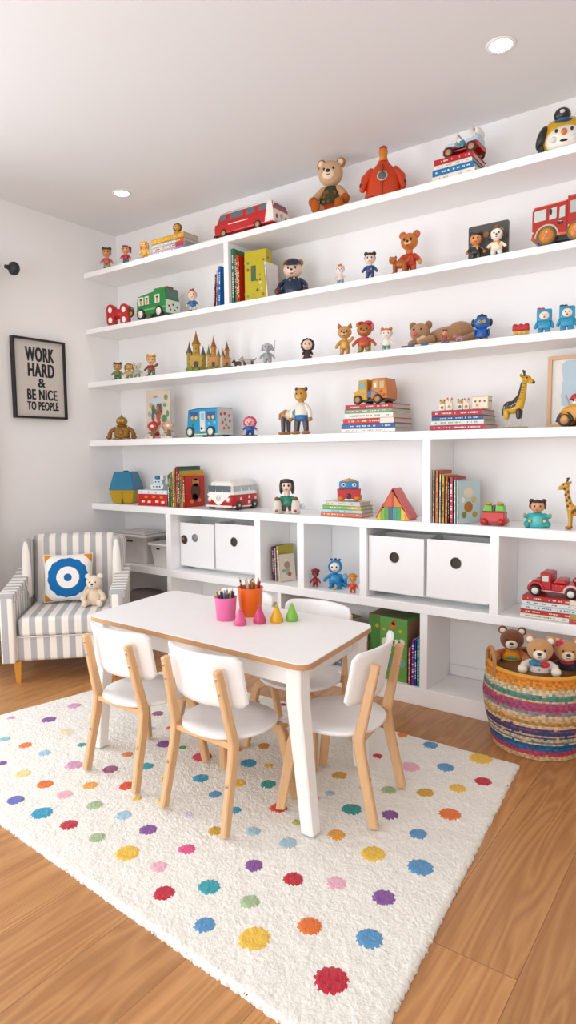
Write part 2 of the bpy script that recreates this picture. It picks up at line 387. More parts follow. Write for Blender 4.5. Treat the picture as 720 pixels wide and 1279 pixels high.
# ================================================================== RUG
DOTS = [(1.024,-0.926,0.0313,'pl'),(1.066,-1.086,0.0315,'pu'),(1.089,-1.306,0.0228,'tl'),(1.212,-1.293,0.0255,'or'),(1.243,-1.125,0.0333,'cr'),(1.277,-1.43,0.018,'pu'),(1.334,-1.29,0.0248,'lb'),(1.397,-1.161,0.0191,'te'),(1.414,-1.433,0.0291,'py'),(1.515,-1.285,0.0328,'pl'),(1.55,-1.431,0.0281,'or'),(1.668,-1.436,0.0272,'pk'),(1.561,-1.551,0.0282,'bv'),(1.706,-1.547,0.0336,'cb'),(1.836,-1.538,0.0275,'rd'),(1.808,-1.42,0.0264,'sg'),(1.689,-1.346,0.0266,'oy'),(1.652,-1.229,0.0279,'mv'),(1.798,-1.273,0.0279,'ro'),(1.61,-1.113,0.0231,'op'),(1.743,-1.135,0.0267,'ct'),(1.965,-1.532,0.0254,'sg'),(1.933,-1.404,0.0257,'lb'),(2.06,-1.415,0.0271,'pu'),(2.1,-1.531,0.0348,'ye'),(1.889,-1.308,0.0161,'ye'),(2.221,-1.522,0.0236,'pk'),(2.229,-1.418,0.0258,'hp'),(2.315,-1.59,0.0274,'cm'),(2.395,-1.504,0.0299,'ct'),(2.522,-1.487,0.0248,'sg'),(2.483,-1.615,0.0265,'bl'),(2.612,-1.581,0.0381,'ye'),(2.437,-1.365,0.0258,'pu'),(2.235,-1.301,0.0233,'mu'),(2.207,-1.179,0.022,'cb'),(2.332,-1.236,0.0232,'gb'),(2.089,-1.141,0.0217,'bl'),(1.972,-1.088,0.0299,'cb'),(2.103,-1.039,0.028,'ye'),(2.039,-0.901,0.0299,'cb'),(2.196,-0.985,0.0279,'te'),(2.316,-1.086,0.0287,'ro'),(1.929,-0.843,0.0265,'op'),(1.661,-0.971,0.0287,'pu'),(1.744,-0.949,0.0157,'gr'),(1.862,-0.963,0.0381,'rp'),(1.411,-0.769,0.0267,'mv'),(1.504,-0.897,0.0202,'lb'),(1.571,-0.847,0.0202,'or'),(1.871,-1.168,0.0171,'py'),(1.966,-1.277,0.016,'py'),(1.944,-0.562,0.0305,'mu'),(2.0,-0.756,0.0237,'om'),(2.115,-0.875,0.0177,'ye'),(1.688,-0.414,0.0167,'mg'),(1.812,-0.371,0.0165,'mg'),(1.553,-0.363,0.0135,'mg'),(2.104,-1.285,0.0192,'fl'),(0.912,-1.17,0.0176,'pl'),(2.536,-0.379,0.0299,'bl'),(2.655,-0.518,0.0309,'bl'),(2.738,-0.379,0.0428,'ye'),(2.803,-0.541,0.0295,'cm'),(2.747,-0.636,0.029,'ye'),(2.668,-0.725,0.0286,'mu'),(2.788,-0.804,0.035,'or'),(2.75,-0.962,0.0268,'bl'),(2.823,-1.106,0.0352,'bl'),(2.687,-1.127,0.0352,'ye'),(2.55,-1.107,0.0268,'oy'),(2.516,-0.957,0.0328,'te'),(2.633,-0.915,0.0269,'pu'),(2.368,-0.789,0.0272,'mu'),(2.405,-0.914,0.0172,'gb'),(2.545,-0.59,0.0372,'pk'),(2.41,-0.58,0.0192,'cm'),(2.56,-0.783,0.026,'sg'),(2.483,-0.819,0.0174,'pk'),(2.455,-1.225,0.0275,'gb'),(2.562,-1.35,0.0275,'cm'),(2.666,-1.297,0.0272,'pk'),(2.797,-1.274,0.0296,'pu'),(2.697,-1.469,0.0299,'or'),(2.836,-1.422,0.0322,'bl'),(2.827,-1.579,0.038,'cm'),(2.413,-1.121,0.0158,'ol'),(2.403,-0.356,0.0207,'or'),(2.384,-0.965,0.0141,'pk'),(0.935,-0.366,0.025,'cm')]

PAL = dict(pl='d99fc0', pu='86519a', tl='8fc9c6', cr='efe2c0', lb='a9cbe0', te='2f9a94', py='f0dc9a', pk='eeb4c4', bv='6a6fb8', cb='2f9cc0', rd='c41f38', sg='a9bf94',
  oy='eda53c', mv='a25a80', ro='dd4d24', op='e58a55', ct='2fa3b0', ye='efc246', hp='e0558c', cm='c21c34', bl='5a96c4', mu='d2a32e', gb='aac6d2', gr='3fa45c', rp='d8344f',
  om='d58a2e', mg='b8306c', fl='e0d4e4', ol='a9b04a')
PAL['or'] = 'e8762a'
RUGZ = .021
def rug():
    A, Bc, C, Dd = (1.005, -.325), (2.867, -.335), (2.99, -1.735), (.746, -1.595)   # far left, far right, near right, near left
    nu, nv = 640, 410
    U, V = np.meshgrid(np.linspace(0, 1, nu), np.linspace(0, 1, nv))
    X = (A[0]*(1-U)+Bc[0]*U)*(1-V)+(Dd[0]*(1-U)+C[0]*U)*V
    Y = (A[1]*(1-U)+Bc[1]*U)*(1-V)+(Dd[1]*(1-U)+C[1]*U)*V
    def smooth(a, k):
        for _ in range(k): a = (a+np.roll(a, 1, 0)+np.roll(a, -1, 0)+np.roll(a, 1, 1)+np.roll(a, -1, 1))/5
        return a/a.std()
    fine = RNG.standard_normal((nv, nu)); mid = smooth(RNG.standard_normal((nv, nu)), 6); big = smooth(RNG.standard_normal((nv, nu)), 60)
    Z = RUGZ-.0062+.00085*fine+.0004*mid+.0005*big
    Xc = (X[:-1, :-1]+X[1:, 1:])/2; Yc = (Y[:-1, :-1]+Y[1:, 1:])/2
    MI = np.zeros((nv-1, nu-1), np.int32); ms = [rugmat('efebe2')]; keys = {}
    jit = mid[:-1, :-1]*.0004+fine[:-1, :-1]*.0005
    for x, y, r, k in DOTS:
        if k not in keys: keys[k] = len(ms); ms.append(rugmat(PAL[k]))
        for arrx, arry, tgt in ((Xc, Yc, MI),):
            d = np.hypot(arrx-x, arry-y); a = np.arctan2(arry-y, arrx-x)
            tgt[(d+jit) < r*(1+.055*np.sin(a*13+x*40))] = keys[k]
        d = np.hypot(X-x, Y-y); inside = np.clip((r-d)/.006, 0, 1)
        Z += .0022*inside+.0014*inside*np.sin(d*900)
    ed = np.minimum(np.minimum(U, 1-U)*2.0, np.minimum(V, 1-V)*1.35)
    Z *= np.clip(.25+ed/.014, 0, 1)**.5
    X = X+(ed < .004)*RNG.standard_normal((nv, nu))*.0018; Y = Y+(ed < .004)*RNG.standard_normal((nv, nu))*.0018
    co = np.stack([X, Y, Z], -1).reshape(-1, 3)
    # skirt down to the floor
    ring = list(range(nu))+[i*nu+nu-1 for i in range(1, nv)]+[(nv-1)*nu+i for i in range(nu-2, -1, -1)]+[i*nu for i in range(nv-2, 0, -1)]
    sk = co[ring].copy(); sk[:, 2] = .0005
    n0 = len(co); co = np.concatenate([co, sk])
    I = np.arange(nu*nv).reshape(nv, nu)
    q = np.stack([I[:-1, :-1], I[1:, :-1], I[1:, 1:], I[:-1, 1:]], -1).reshape(-1, 4)
    R = len(ring); rr = np.array(ring); k = np.arange(R); k2 = (k+1) % R
    q2 = np.stack([rr, rr[k2], n0+k2, n0+k], -1)
    F = np.concatenate([q, q2]); mi = np.concatenate([MI.reshape(-1), np.zeros(R, np.int32)])
    me = bpy.data.meshes.new('rug'); me.vertices.add(len(co)); me.vertices.foreach_set('co', co.reshape(-1).astype(np.float32))
    me.loops.add(F.size); me.loops.foreach_set('vertex_index', F.reshape(-1).astype(np.int32))
    me.polygons.add(len(F)); me.polygons.foreach_set('loop_start', np.arange(0, F.size, 4, dtype=np.int32))
    for m in ms: me.materials.append(m)
    me.polygons.foreach_set('material_index', mi); me.polygons.foreach_set('use_smooth', np.ones(len(F), bool)); me.update(); me.validate()
    o = bpy.data.objects.new('rug', me); COL.objects.link(o)
    tag(o, 'cream shaggy rug with multicoloured dots on the oak floor under the table', 'rug')
def rugmat(h):
    m, nt, b = nodes('rug_yarn_'+h); c = lin(hexc(h)); b.inputs['Roughness'].default_value = .97; b.inputs['Sheen Weight'].default_value = .25
    tc = nt.nodes.new('ShaderNodeTexCoord'); no = nt.nodes.new('ShaderNodeTexNoise'); no.inputs['Scale'].default_value = 260; no.inputs['Detail'].default_value = 2
    nt.links.new(tc.outputs['Object'], no.inputs['Vector'])
    rp = nt.nodes.new('ShaderNodeMapRange'); rp.inputs['To Min'].default_value = .84; rp.inputs['To Max'].default_value = 1.1; nt.links.new(no.outputs['Fac'], rp.inputs['Value'])
    mx = nt.nodes.new('ShaderNodeVectorMath'); mx.operation = 'SCALE'; mx.inputs[0].default_value = c
    nt.links.new(rp.outputs[0], mx.inputs['Scale']); nt.links.new(mx.outputs[0], b.inputs['Base Color'])
    bp = nt.nodes.new('ShaderNodeBump'); bp.inputs['Strength'].default_value = .5; bp.inputs['Distance'].default_value = .004; nt.links.new(no.outputs['Fac'], bp.inputs['Height']); nt.links.new(bp.outputs[0], b.inputs['Normal'])
    return m
rug()

# ================================================================== TABLE
BIRCH = WD('d9ae80'); EDGE = WD('bf8f62'); LAM = PT('f3f2f1'); TWH = PT('eeece9')
TT = .545
t = thing('table', 'white childrens table with rounded corners and a wooden edge band', 'table', (1.937, -.9, 0))
sh = Matrix(((1, -.1, 0, 0), (-.026, 1, 0, 0), (0, 0, 1, 0), (0, 0, 0, 1)))
def plate(poly, z0, z1, m, name, parent, T=sh):
    b = MB(); b.T = T @ RX(-PI/2) if False else T
    n = len(poly); b.add([(x, y, z0) for x, y in poly]+[(x, y, z1) for x, y in poly], [tuple(range(n))[::-1], tuple(range(n, 2*n))]+[(i, (i+1) % n, n+(i+1) % n, n+i) for i in range(n)], m, False)
    return b.build(name, parent)
top = plate(rrect(1.052, .52, .045, 8), TT-.0195, TT-.0025, EDGE, 'tabletop_edge', t)
plate(rrect(1.050, .518, .044, 8), TT-.0025, TT, LAM, 'tabletop', t)
def shp(x, y): return (x-.1*y, y-.026*x)
ax, ay = .455, .205
for s in (-1, 1):
    b = MB(); b.T = sh; b.box((0, s*ay, TT-.0195-.035), (2*ax, .02, .07), TWH, bev=.002); b.build('apron', t)
    b = MB(); b.T = sh; b.box((s*ax, 0, TT-.0195-.035), (.02, 2*ay, .07), TWH, bev=.002); b.build('apron', t)
for sx, sy, fx, fy in ((1, -1, 2.487, -1.152), (-1, -1, 1.472, -1.132), (1, 1, 2.402, -.692), (-1, 1, 1.41, -.675)):
    x, y = shp(sx*.47, sy*.218)
    part(t, 'leg', TWH, ST([(x, y, TT-.0195), (x, y, TT-.12), (fx-1.937, fy+.9, RUGZ)], [.055, .055, .044], [.055, .055, .044], (1, 0, 0)))

# ================================================================== CHAIRS
SEATW = PT('f0efee')
def make_chair(label, loc, rz):
    t = thing('chair', label, 'chair', loc, rz, 'white and birch childrens chairs around the table')
    z = .285
    pts = []
    for k in range(40):
        a = 2*PI*k/40; c, s = math.cos(a), math.sin(a); e = 2/2.3
        pts.append((.156*math.copysign(abs(c)**e, c)*(1-.06*(s > 0)*s), -.012+.147*math.copysign(abs(s)**e, s)))
    n = 40; b = MB()
    rings = [(.90, z-.0165), (1, z-.012), (1, z-.003), (.985, z), (.6, z-.004), (.2, z-.006)]
    vs = [(x*k, (y+.012)*k-.012, zz) for k, zz in rings for x, y in pts]
    fs = [tuple(range(n))[::-1]]+[(r*n+i, r*n+(i+1) % n, (r+1)*n+(i+1) % n, (r+1)*n+i) for r in range(5) for i in range(n)]+[tuple(range(5*n, 6*n))]
    b.add(vs, fs, SEATW, True); b.build('seat', t)
    part(t, 'seat_frame', BIRCH, ST([(-.137, .1, z-.026), (.137, .1, z-.026)], .02, .03, (0, 0, 1)), ST([(-.12, -.1, z-.026), (.12, -.1, z-.026)], .018, .03, (0, 0, 1)), ST([(0, -.1, z-.026), (0, .1, z-.026)], .018, .04, (0, 0, 1)))
    # curved backrest, concave to the sitter
    def bx(s): return .160*s
    def by(s, zz): return .118-.052*s*s+(zz-.39)*.2
    b = MB(); nc = 24; nr = 10; vs = []; fs = []
    for side in (0, 1):
        for i in range(nc+1):
            s = -1+2*i/nc; d = max(0, (abs(s)-.85)/.15); cut = .018*(1-math.sqrt(max(0, 1-d*d)))
            z0, z1 = .374+cut*.9, .546-cut-.004*s*s
            for j in range(nr+1):
                zz = z0+(z1-z0)*j/nr; vs.append((bx(s), by(s, zz)+side*.0095, zz))
    o = (nc+1)*(nr+1); I = lambda i, j: i*(nr+1)+j
    for i in range(nc):
        for j in range(nr):
            fs += [(I(i, j), I(i+1, j), I(i+1, j+1), I(i, j+1)), (o+I(i, j), o+I(i, j+1), o+I(i+1, j+1), o+I(i+1, j))]
    edge = [I(i, 0) for i in range(nc+1)]+[I(nc, j) for j in range(1, nr+1)]+[I(i, nr) for i in range(nc-1, -1, -1)]+[I(0, j) for j in range(nr-1, 0, -1)]
    for a, c in zip(edge, edge[1:]+edge[:1]): fs.append((c, a, o+a, o+c))
    b.add(vs, fs, SEATW, False)
    for k in range(2*nc*nr): b.sm[k] = True
    b.build('backrest', t)
    for sx in (-1, 1):
        lg = part(t, 'rear_leg', BIRCH, ST([(sx*.138, .158, 0), (sx*.130, .112, .21), (sx*.129, .104, .27), (sx*.116, .155, .508)], [.022, .023, .023, .022], [.029, .033, .033, .026], (1, 0, 0)))
        part(lg, 'screw', mat('b9b6b0', 'metal'), *[L([(.0055, 0), (.0055, .0015), (.003, .0022), (0, .0022)], c=(sx*xx, y+.0155, zz), rot=RX(-PI/2), seg=10) for xx, y, zz in ((.119, .138, .435), (.117, .147, .482), (.133, .127, .15))])
        part(t, 'front_leg', BIRCH, ST([(sx*.05, -.085, z-.028), (sx*.105, -.10, z-.028), (sx*.128, -.112, z-.036), (sx*.14, -.118, z-.06), (sx*.166, -.152, 0)], [.036, .036, .036, .036, .03], [.02, .024, .028, .028, .024], (.35, -1, 0)))
    return t
CH = make_chair('white chair with birch legs at the near side, beside the armchair end of the table', (1.735, -1.132, RUGZ), PI-.04)
dup(CH, (2.158, -1.152, RUGZ), PI-.05, 'white birch legged chair on the near side, closest to the front right table leg')
dup(CH, (2.457, -.908, RUGZ), -1.424, 'white chair with birch legs pushed in at the right short end of the table')
dup(CH, (2.125, -.665, RUGZ), -.06, 'white chair on the far side of the table, backrest right of the green cone')
dup(CH, (1.745, -.655, RUGZ), -.06, 'white chair on the far side of the table, mostly hidden behind the orange cup')

# ---- cups, pencils, cones
def cup(name, label, h, r, hexv, x, y):
    t = thing(name, label, 'pencil cup', (x, y, TT), 0)
    part(t, 'cup_body', PL(hexv), L([(.0, 0), (r*.84, 0), (r*.86, .002), (r, h-.003), (r, h), (r-.003, h), (r*.84-.003, .006), (0, .006)], seg=36))
    part(t, 'cup_rim', PL(hexv), T([(r*math.cos(2*PI*k/32), r*math.sin(2*PI*k/32), h) for k in range(32)], .0022, closed=True, seg=8))
P1 = (1.936, -.895); P2 = (1.972, -.792)
cup('pencil_cup', 'pink pencil cup on the white table, shorter of the two cups', .085, .041, 'f07fb0', *P1)
cup('pencil_cup', 'orange pencil cup on the white table, taller of the two cups', .108, .048, 'f47a1f', *P2)
def pencils(c, r, h, cols, cupname):
    n = len(cols)
    for i, (nm, hx) in enumerate(cols):
        a = 2*PI*i/n+.3; q = r*(.68 if i % 3 else .3); bx, by = q*.62*math.cos(a), q*.62*math.sin(a)
        tx, ty = r*(.95 if i % 3 else .42)*math.cos(a), r*(.95 if i % 3 else .42)*math.sin(a); ln = h*(1.2+.11*((i*5) % 4)/3)
        t = thing('pencil', f'{nm} pencil standing in the {cupname} cup', 'pencil', (c[0]+bx, c[1]+by, TT+.007), 0, f'pencils in the {cupname} cup')
        d = Vector((tx-bx, ty-by, h)).normalized(); q = Vector((0, 0, 1)).rotation_difference(d).to_matrix().to_4x4()
        part(t, 'barrel', PL(hx), L([(0, 0), (.0036, 0), (.0036, ln-.009)], rot=q, seg=6, smooth=False))
        part(t, 'sharpened_wood', WD('e2bd8d'), L([(.0036, ln-.009), (.0015, ln-.004)], rot=q, seg=8))
        part(t, 'lead', PL(hx), L([(.0015, ln-.004), (0, ln)], rot=q, seg=6))
pencils(P1, .031, .085, [('dark green', '1f6b3f'), ('navy blue', '26335e'), ('crimson', 'b32032'), ('teal', '2a8a8a'), ('violet', '6a4a9c'), ('brown', '7a4a2c'), ('black', '232323'), ('olive', '8a8a3a'), ('plum', '6e2a55'), ('sky blue', '5aa6d8'), ('rust', 'a8482a'), ('grey', '7f8488')], 'pink')
pencils(P2, .037, .108, [('red', 'c8232c'), ('dark red', '8c1f28'), ('pink', 'e2637f'), ('magenta', 'b32d6a'), ('orange', 'e2702a'), ('grey', '6c7076'), ('white', 'd8d8d4'), ('charcoal', '34363a'), ('brown', '7a4a35'), ('coral', 'ea6a55'), ('light grey', 'a9adb2'), ('olive', '7d7a3a'), ('maroon', '6a1a22')], 'orange')
for (x, y), h, r, hx, tip, lab in (((2.031, -.925), .063, .0235, 'ea6a9c', 'e8709c', 'light pink wooden cone on the table in front of the pink cup'), ((2.075, -.867), .068, .0245, 'd84f80', 'c45a6c', 'deep pink wooden cone on the table in front of the orange cup'),
        ((2.118, -.82), .067, .0245, 'f2b91e', 'b9bf4a', 'yellow wooden cone with a greenish tip on the table'), ((2.153, -.772), .068, .0245, '8cc552', '9fce66', 'green wooden cone on the table, last in the row of cones')):
    t = thing('wooden_cone', lab, 'wooden cone', (x, y, TT), 0, 'row of coloured cones on the table')
    part(t, 'cone_body', PL(hx), L([(0, 0), (r*.92, 0), (r, .004), (r*.98, h*.16), (r*.86, h*.3), (r*.50, h*.62), (r*.3, h*.82)], seg=24))
    part(t, 'cone_tip', PL(tip), L([(r*.3, h*.82), (r*.17, h*.94), (r*.08, h*.99), (0, h)], seg=20))
    part(t, 'groove', PL(hx), T([(r*.96*math.cos(2*PI*k/24), r*.96*math.sin(2*PI*k/24), h*.2) for k in range(24)], .0012, closed=True, seg=6))

# ================================================================== ARMCHAIR
def stripes(axis, period=.064, off=0.):
    m, nt, b = nodes('striped_upholstery'); N = nt.nodes.new; Lk = nt.links.new
    tc = N('ShaderNodeTexCoord'); sp = N('ShaderNodeSeparateXYZ'); Lk(tc.outputs['Object'], sp.inputs[0])
    ma = N('ShaderNodeMath'); ma.operation = 'MULTIPLY_ADD'; ma.inputs[1].default_value = 1/period; ma.inputs[2].default_value = off+50; Lk(sp.outputs[axis], ma.inputs[0])
    fr = N('ShaderNodeMath'); fr.operation = 'FRACT'; Lk(ma.outputs[0], fr.inputs[0])
    gt = N('ShaderNodeMath'); gt.operation = 'GREATER_THAN'; gt.inputs[1].default_value = .52; Lk(fr.outputs[0], gt.inputs[0])
    mx = N('ShaderNodeMix'); mx.data_type = 'RGBA'; mx.inputs[6].default_value = (*lin((238, 232, 224)), 1); mx.inputs[7].default_value = (*lin((176, 176, 178)), 1); Lk(gt.outputs[0], mx.inputs[0])
    Lk(mx.outputs[2], b.inputs['Base Color']); b.inputs['Roughness'].default_value = .9; b.inputs['Sheen Weight'].default_value = .2
    no = N('ShaderNodeTexNoise'); no.inputs['Scale'].default_value = 350; Lk(tc.outputs['Object'], no.inputs['Vector'])
    bp = N('ShaderNodeBump'); bp.inputs['Strength'].default_value = .2; bp.inputs['Distance'].default_value = .002; Lk(no.outputs['Fac'], bp.inputs['Height']); Lk(bp.outputs[0], b.inputs['Normal'])
    return m
SX = stripes('X', .064, .16); SY = stripes('Y', .05, .2)
A0 = thing('armchair', 'small wingback armchair in grey and cream stripes by the left wall', 'armchair', (.49, -.536, 0), PI/4)
part(A0, 'seat_base', SX, B((0, -.005, .178), (.50, .48, .136), bev=.02, seg=4))
part(A0, 'seat_cushion', SX, B((0, -.045, .293), (.448, .432, .100), bev=.022, seg=5))
# reclined back
part(A0, 'backrest', SX, B((0, .2, .44), (.468, .10, .55), bev=.04, seg=5, rot=RX(-.12)))
for s in (-1, 1):
    # wings
    b = MB(); m = SY
    b.box((s*.25, .135, .535), (.052, .17, .34), m, bev=.024, seg=5, rot=RX(-.10) @ RZ(s*-.12)); b.build('wing', A0)
    # arm: a panel that scrolls outward to its front, top sloping down from the wing
    prof = [(-.262, .112), (.2, .112), (.24, .52), (.16, .51), (.05, .485), (-.08, .468), (-.2, .460), (-.25, .456), (-.266, .43)]
    b = MB(); b.prism([(x, z) for x, z in prof], -.031, .031, SY, bev=.012, rot=RZ(PI/2), c=(s*.268, 0, 0)); ar = b.build('arm', A0)
    # front arm panel and the padded roll along its top
    part(ar, 'arm_front', SX, B((s*.272, -.268, .282), (.066, .018, .34), bev=.008, seg=3))
    b = MB(); b.strip([(s*.274, -.276, .446), (s*.274, -.18, .452), (s*.274, -.08, .462), (s*.272, .05, .480), (s*.268, .17, .51)], .080, .046, (1, 0, 0), SY); b.build('arm_pad', ar)
    for y in (-.235, .2):
        part(A0, 'leg', WD('d08f38'), L([(.0, 0), (.015, 0), (.016, .003), (.026, .115), (0, .115)], c=(s*.235, y, 0), seg=4, smooth=False, rot=RZ(PI/4)))
part(A0, 'piping', FB('d4d0cb'), T([(x, y, .242) for x, y in rrect(.455, .44, .03, 4, 0, -.042)], .004, closed=True, seg=6))

def at_local(o, p): return Matrix.Translation(o.location) @ RZ(o.rotation_euler.z) @ Vector(p)
def cushion(label, loc, rz, w):
    n = 100; b = MB(); vs = []; fs = []; mi = []
    wht, blu, org = FB('f1eee8'), FB('1478b8'), FB('f0a233')
    I = lambda i, j, s: s*(n+1)**2+i*(n+1)+j
    for s in (0, 1):
        for i in range(n+1):
            for j in range(n+1):
                x, z = i/n*2-1, j/n*2-1
                th = .05*((1-x**4)*(1-z**4))**.55; k = 1-.06*((1-abs(x)**2)*(abs(z)**4)); k2 = 1-.06*((1-abs(z)**2)*(abs(x)**4))
                vs.append((x*w/2*k2, (-1 if s == 0 else 1)*th, z*w/2*k))
    groups = {wht: [], blu: [], org: []}
    for s in (0, 1):
        for i in range(n):
            for j in range(n):
                x, z = (i+.5)/n*2-1, (j+.5)/n*2-1; r = math.hypot(x, z); a = math.atan2(z, x)
                if s == 0 and (r < .16 or .46 < r < .84+.018*math.sin(14*a)): m = blu
                elif abs(x)+abs(z) > 1.60 and r > .9: m = org
                else: m = wht
                f = (I(i, j, s), I(i+1, j, s), I(i+1, j+1, s), I(i, j+1, s)); groups[m].append(f if s == 0 else f[::-1])
    first = True
    for m, g in groups.items():
        k = b.mi(m)
        if first: b.add(vs, [], m); first = False
        for f in g: b.f.append(f); b.m.append(k); b.sm.append(True)
    b.T = Matrix(); o = b.build('cushion'); o.location = loc; o.rotation_euler = (-.2, 0, rz)
    tag(o, label, 'cushion')
    part(o, 'edge_piping', wht, T([(x*w/2*(1-.06*(1-z*z)*(abs(x) > .99)), 0, z*w/2*(1-.06*(1-x*x)*(abs(z) > .99))) for x, z in [(-1+2*k/12, -1) for k in range(12)]+[(1, -1+2*k/12) for k in range(12)]+[(1-2*k/12, 1) for k in range(12)]+[(-1, 1-2*k/12) for k in range(12)]], .0035, closed=True, seg=6))
cushion('square cushion with a blue ring and orange corners on the striped armchair', at_local(A0, (-.02, .065, .482)), PI/4+.06, .262)

# ================================================================== BASKET
def basket():
    t = thing('basket', 'round woven basket in multicoloured stripes holding teddy bears by the shelves', 'basket', (2.862, -.085, 0), .3)
    rows = ['cfae80', 'd0a878', 'c4404f', 'b83a5c', '1f5f90', '20689c', '1c5080', 'd8bd92', '4e8480', 'd0b084', '2a5288', 'd4a87a', '33406e', '8a4068', '40386a', 'd9bd90', 'b8823e', 'c08a44', 'cfae7c', 'd8bb8c', 'd9c09a', '8a8a96', 'b04a6c', 'bc3a54', 'a05080', 'c4504a', 'd8b894', '4f8a7c', '5f9a8c', 'dcc49c', 'd9c4a0', 'cf9a48', 'd8922c', 'dc8a24', 'd87820', 'd99a2a']
    rows = [r for i, r in enumerate(rows) for r in ([r] if i % 3 else [r, r])][:]; n = len(rows); Hh = .326; seg = 330; sub = 4
    def R0(z): q = z/Hh; return .163+.045*math.sin(min(1, q*1.25)*PI/2)-.018*max(0, q-.62)/.38
    b = MB(); mats = [WD('%02x%02x%02x' % tuple(min(255, int(v*k)) for v in hexc(h))) for h in rows for k in (.87, 1, 1.08)]; rnd = random.Random(3); vs = []; fm = []; fs = []
    N = n*sub
    for i in range(N+1):
        z = Hh*i/N; k = min(n-1, i//sub); ph = (i % sub)/sub
        bulge = math.sin(PI*((i % sub)/sub)) if i < N else 0
        for j in range(seg):
            tw = math.sin(2*PI*j*110/seg+(PI if k % 2 else 0)+ph*3.0)
            r = R0(z)+.007*bulge*(.6+.4*tw)
            vs.append((r*math.cos(2*PI*j/seg), r*math.sin(2*PI*j/seg), z))
    b.add(vs, [], mats[0])
    MI3 = [b.mi(m) for m in mats]
    for i in range(N):
        k = i//sub
        for j in range(seg):
            a = i*seg+j; c = i*seg+(j+1) % seg
            kk = k
            cell = (j*110//seg)*131+k*977
            h = ((cell*2654435761) % 4294967296 >> 13) % 97
            if h < 7: kk = max(0, min(n-1, k+(1 if h % 2 else -1)))
            b.f.append((a, c, c+seg, a+seg)); b.m.append(MI3[kk*3+(h//3) % 3]); b.sm.append(True)
    b.build('woven_wall', t)
    part(t, 'lining', WD('7a5230'), L([(0, .006), (.155, .006), (.198, .2), (.182, Hh-.004), (.187, Hh-.002)], seg=48))
    part(t, 'rim', WD('d9992c'), T([(.188*math.cos(2*PI*k/64), .188*math.sin(2*PI*k/64), Hh) for k in range(64)], .009, closed=True, seg=8))
    for a in (PI+.33, .33):
        c, s = math.cos(a-.0), math.sin(a)
        pts = []
        for k in range(15):
            q = PI*k/14; w = .048*math.cos(q); z = Hh-.02+.085*math.sin(q)**.7; rr = .189
            pts.append((rr*c-w*s, rr*s+w*c, z))
        part(t, 'handle', WD('b07a48'), T(pts, .0085, seg=10), label='brown loop handle')
    return t
BK = basket()
# ================================================================== TOY FIGURES
def place(u, s, Y, v0, zbase=None):
    z = SH[s]+.0012 if zbase is None else zbase
    x = xat(u, Y, z); return x, z, zat(x, Y, v0)-z
def face(t, hc, hr, eye='1a1616', nose=None, mouth='b0303a', snout=None, er=.028, blush=None, es=.38, ez=.05, head=None):
    """eyes, nose, mouth on a head centred hc with radii hr, looking along -y"""
    p = head or t
    def on(ax, az, out=1.0):
        x, z = ax, az; k = max(0.0, 1-x*x-z*z); return (hc[0]+hr[0]*x*out, hc[1]-hr[1]*math.sqrt(k)*out, hc[2]+hr[2]*z*out)
    for sx in (-1, 1): part(p, 'eye', PL(eye), E(on(sx*es, ez), (er, er*.6, er*1.25)))
    if snout: part(p, 'muzzle', PU(snout) if snout[0] == '*' else PL(snout), E(on(0, -.35, .93), (hr[0]*.42, hr[1]*.30, hr[2]*.32)))
    o = 1.2 if snout else 1.0
    if nose: part(p, 'nose', PL(nose), E(on(0, -.2, o), (er*1.25, er, er)))
    if mouth: part(p, 'mouth', PL(mouth), E(on(0, -.55, o*.99), (er*1.5, er*.5, er*.55)))
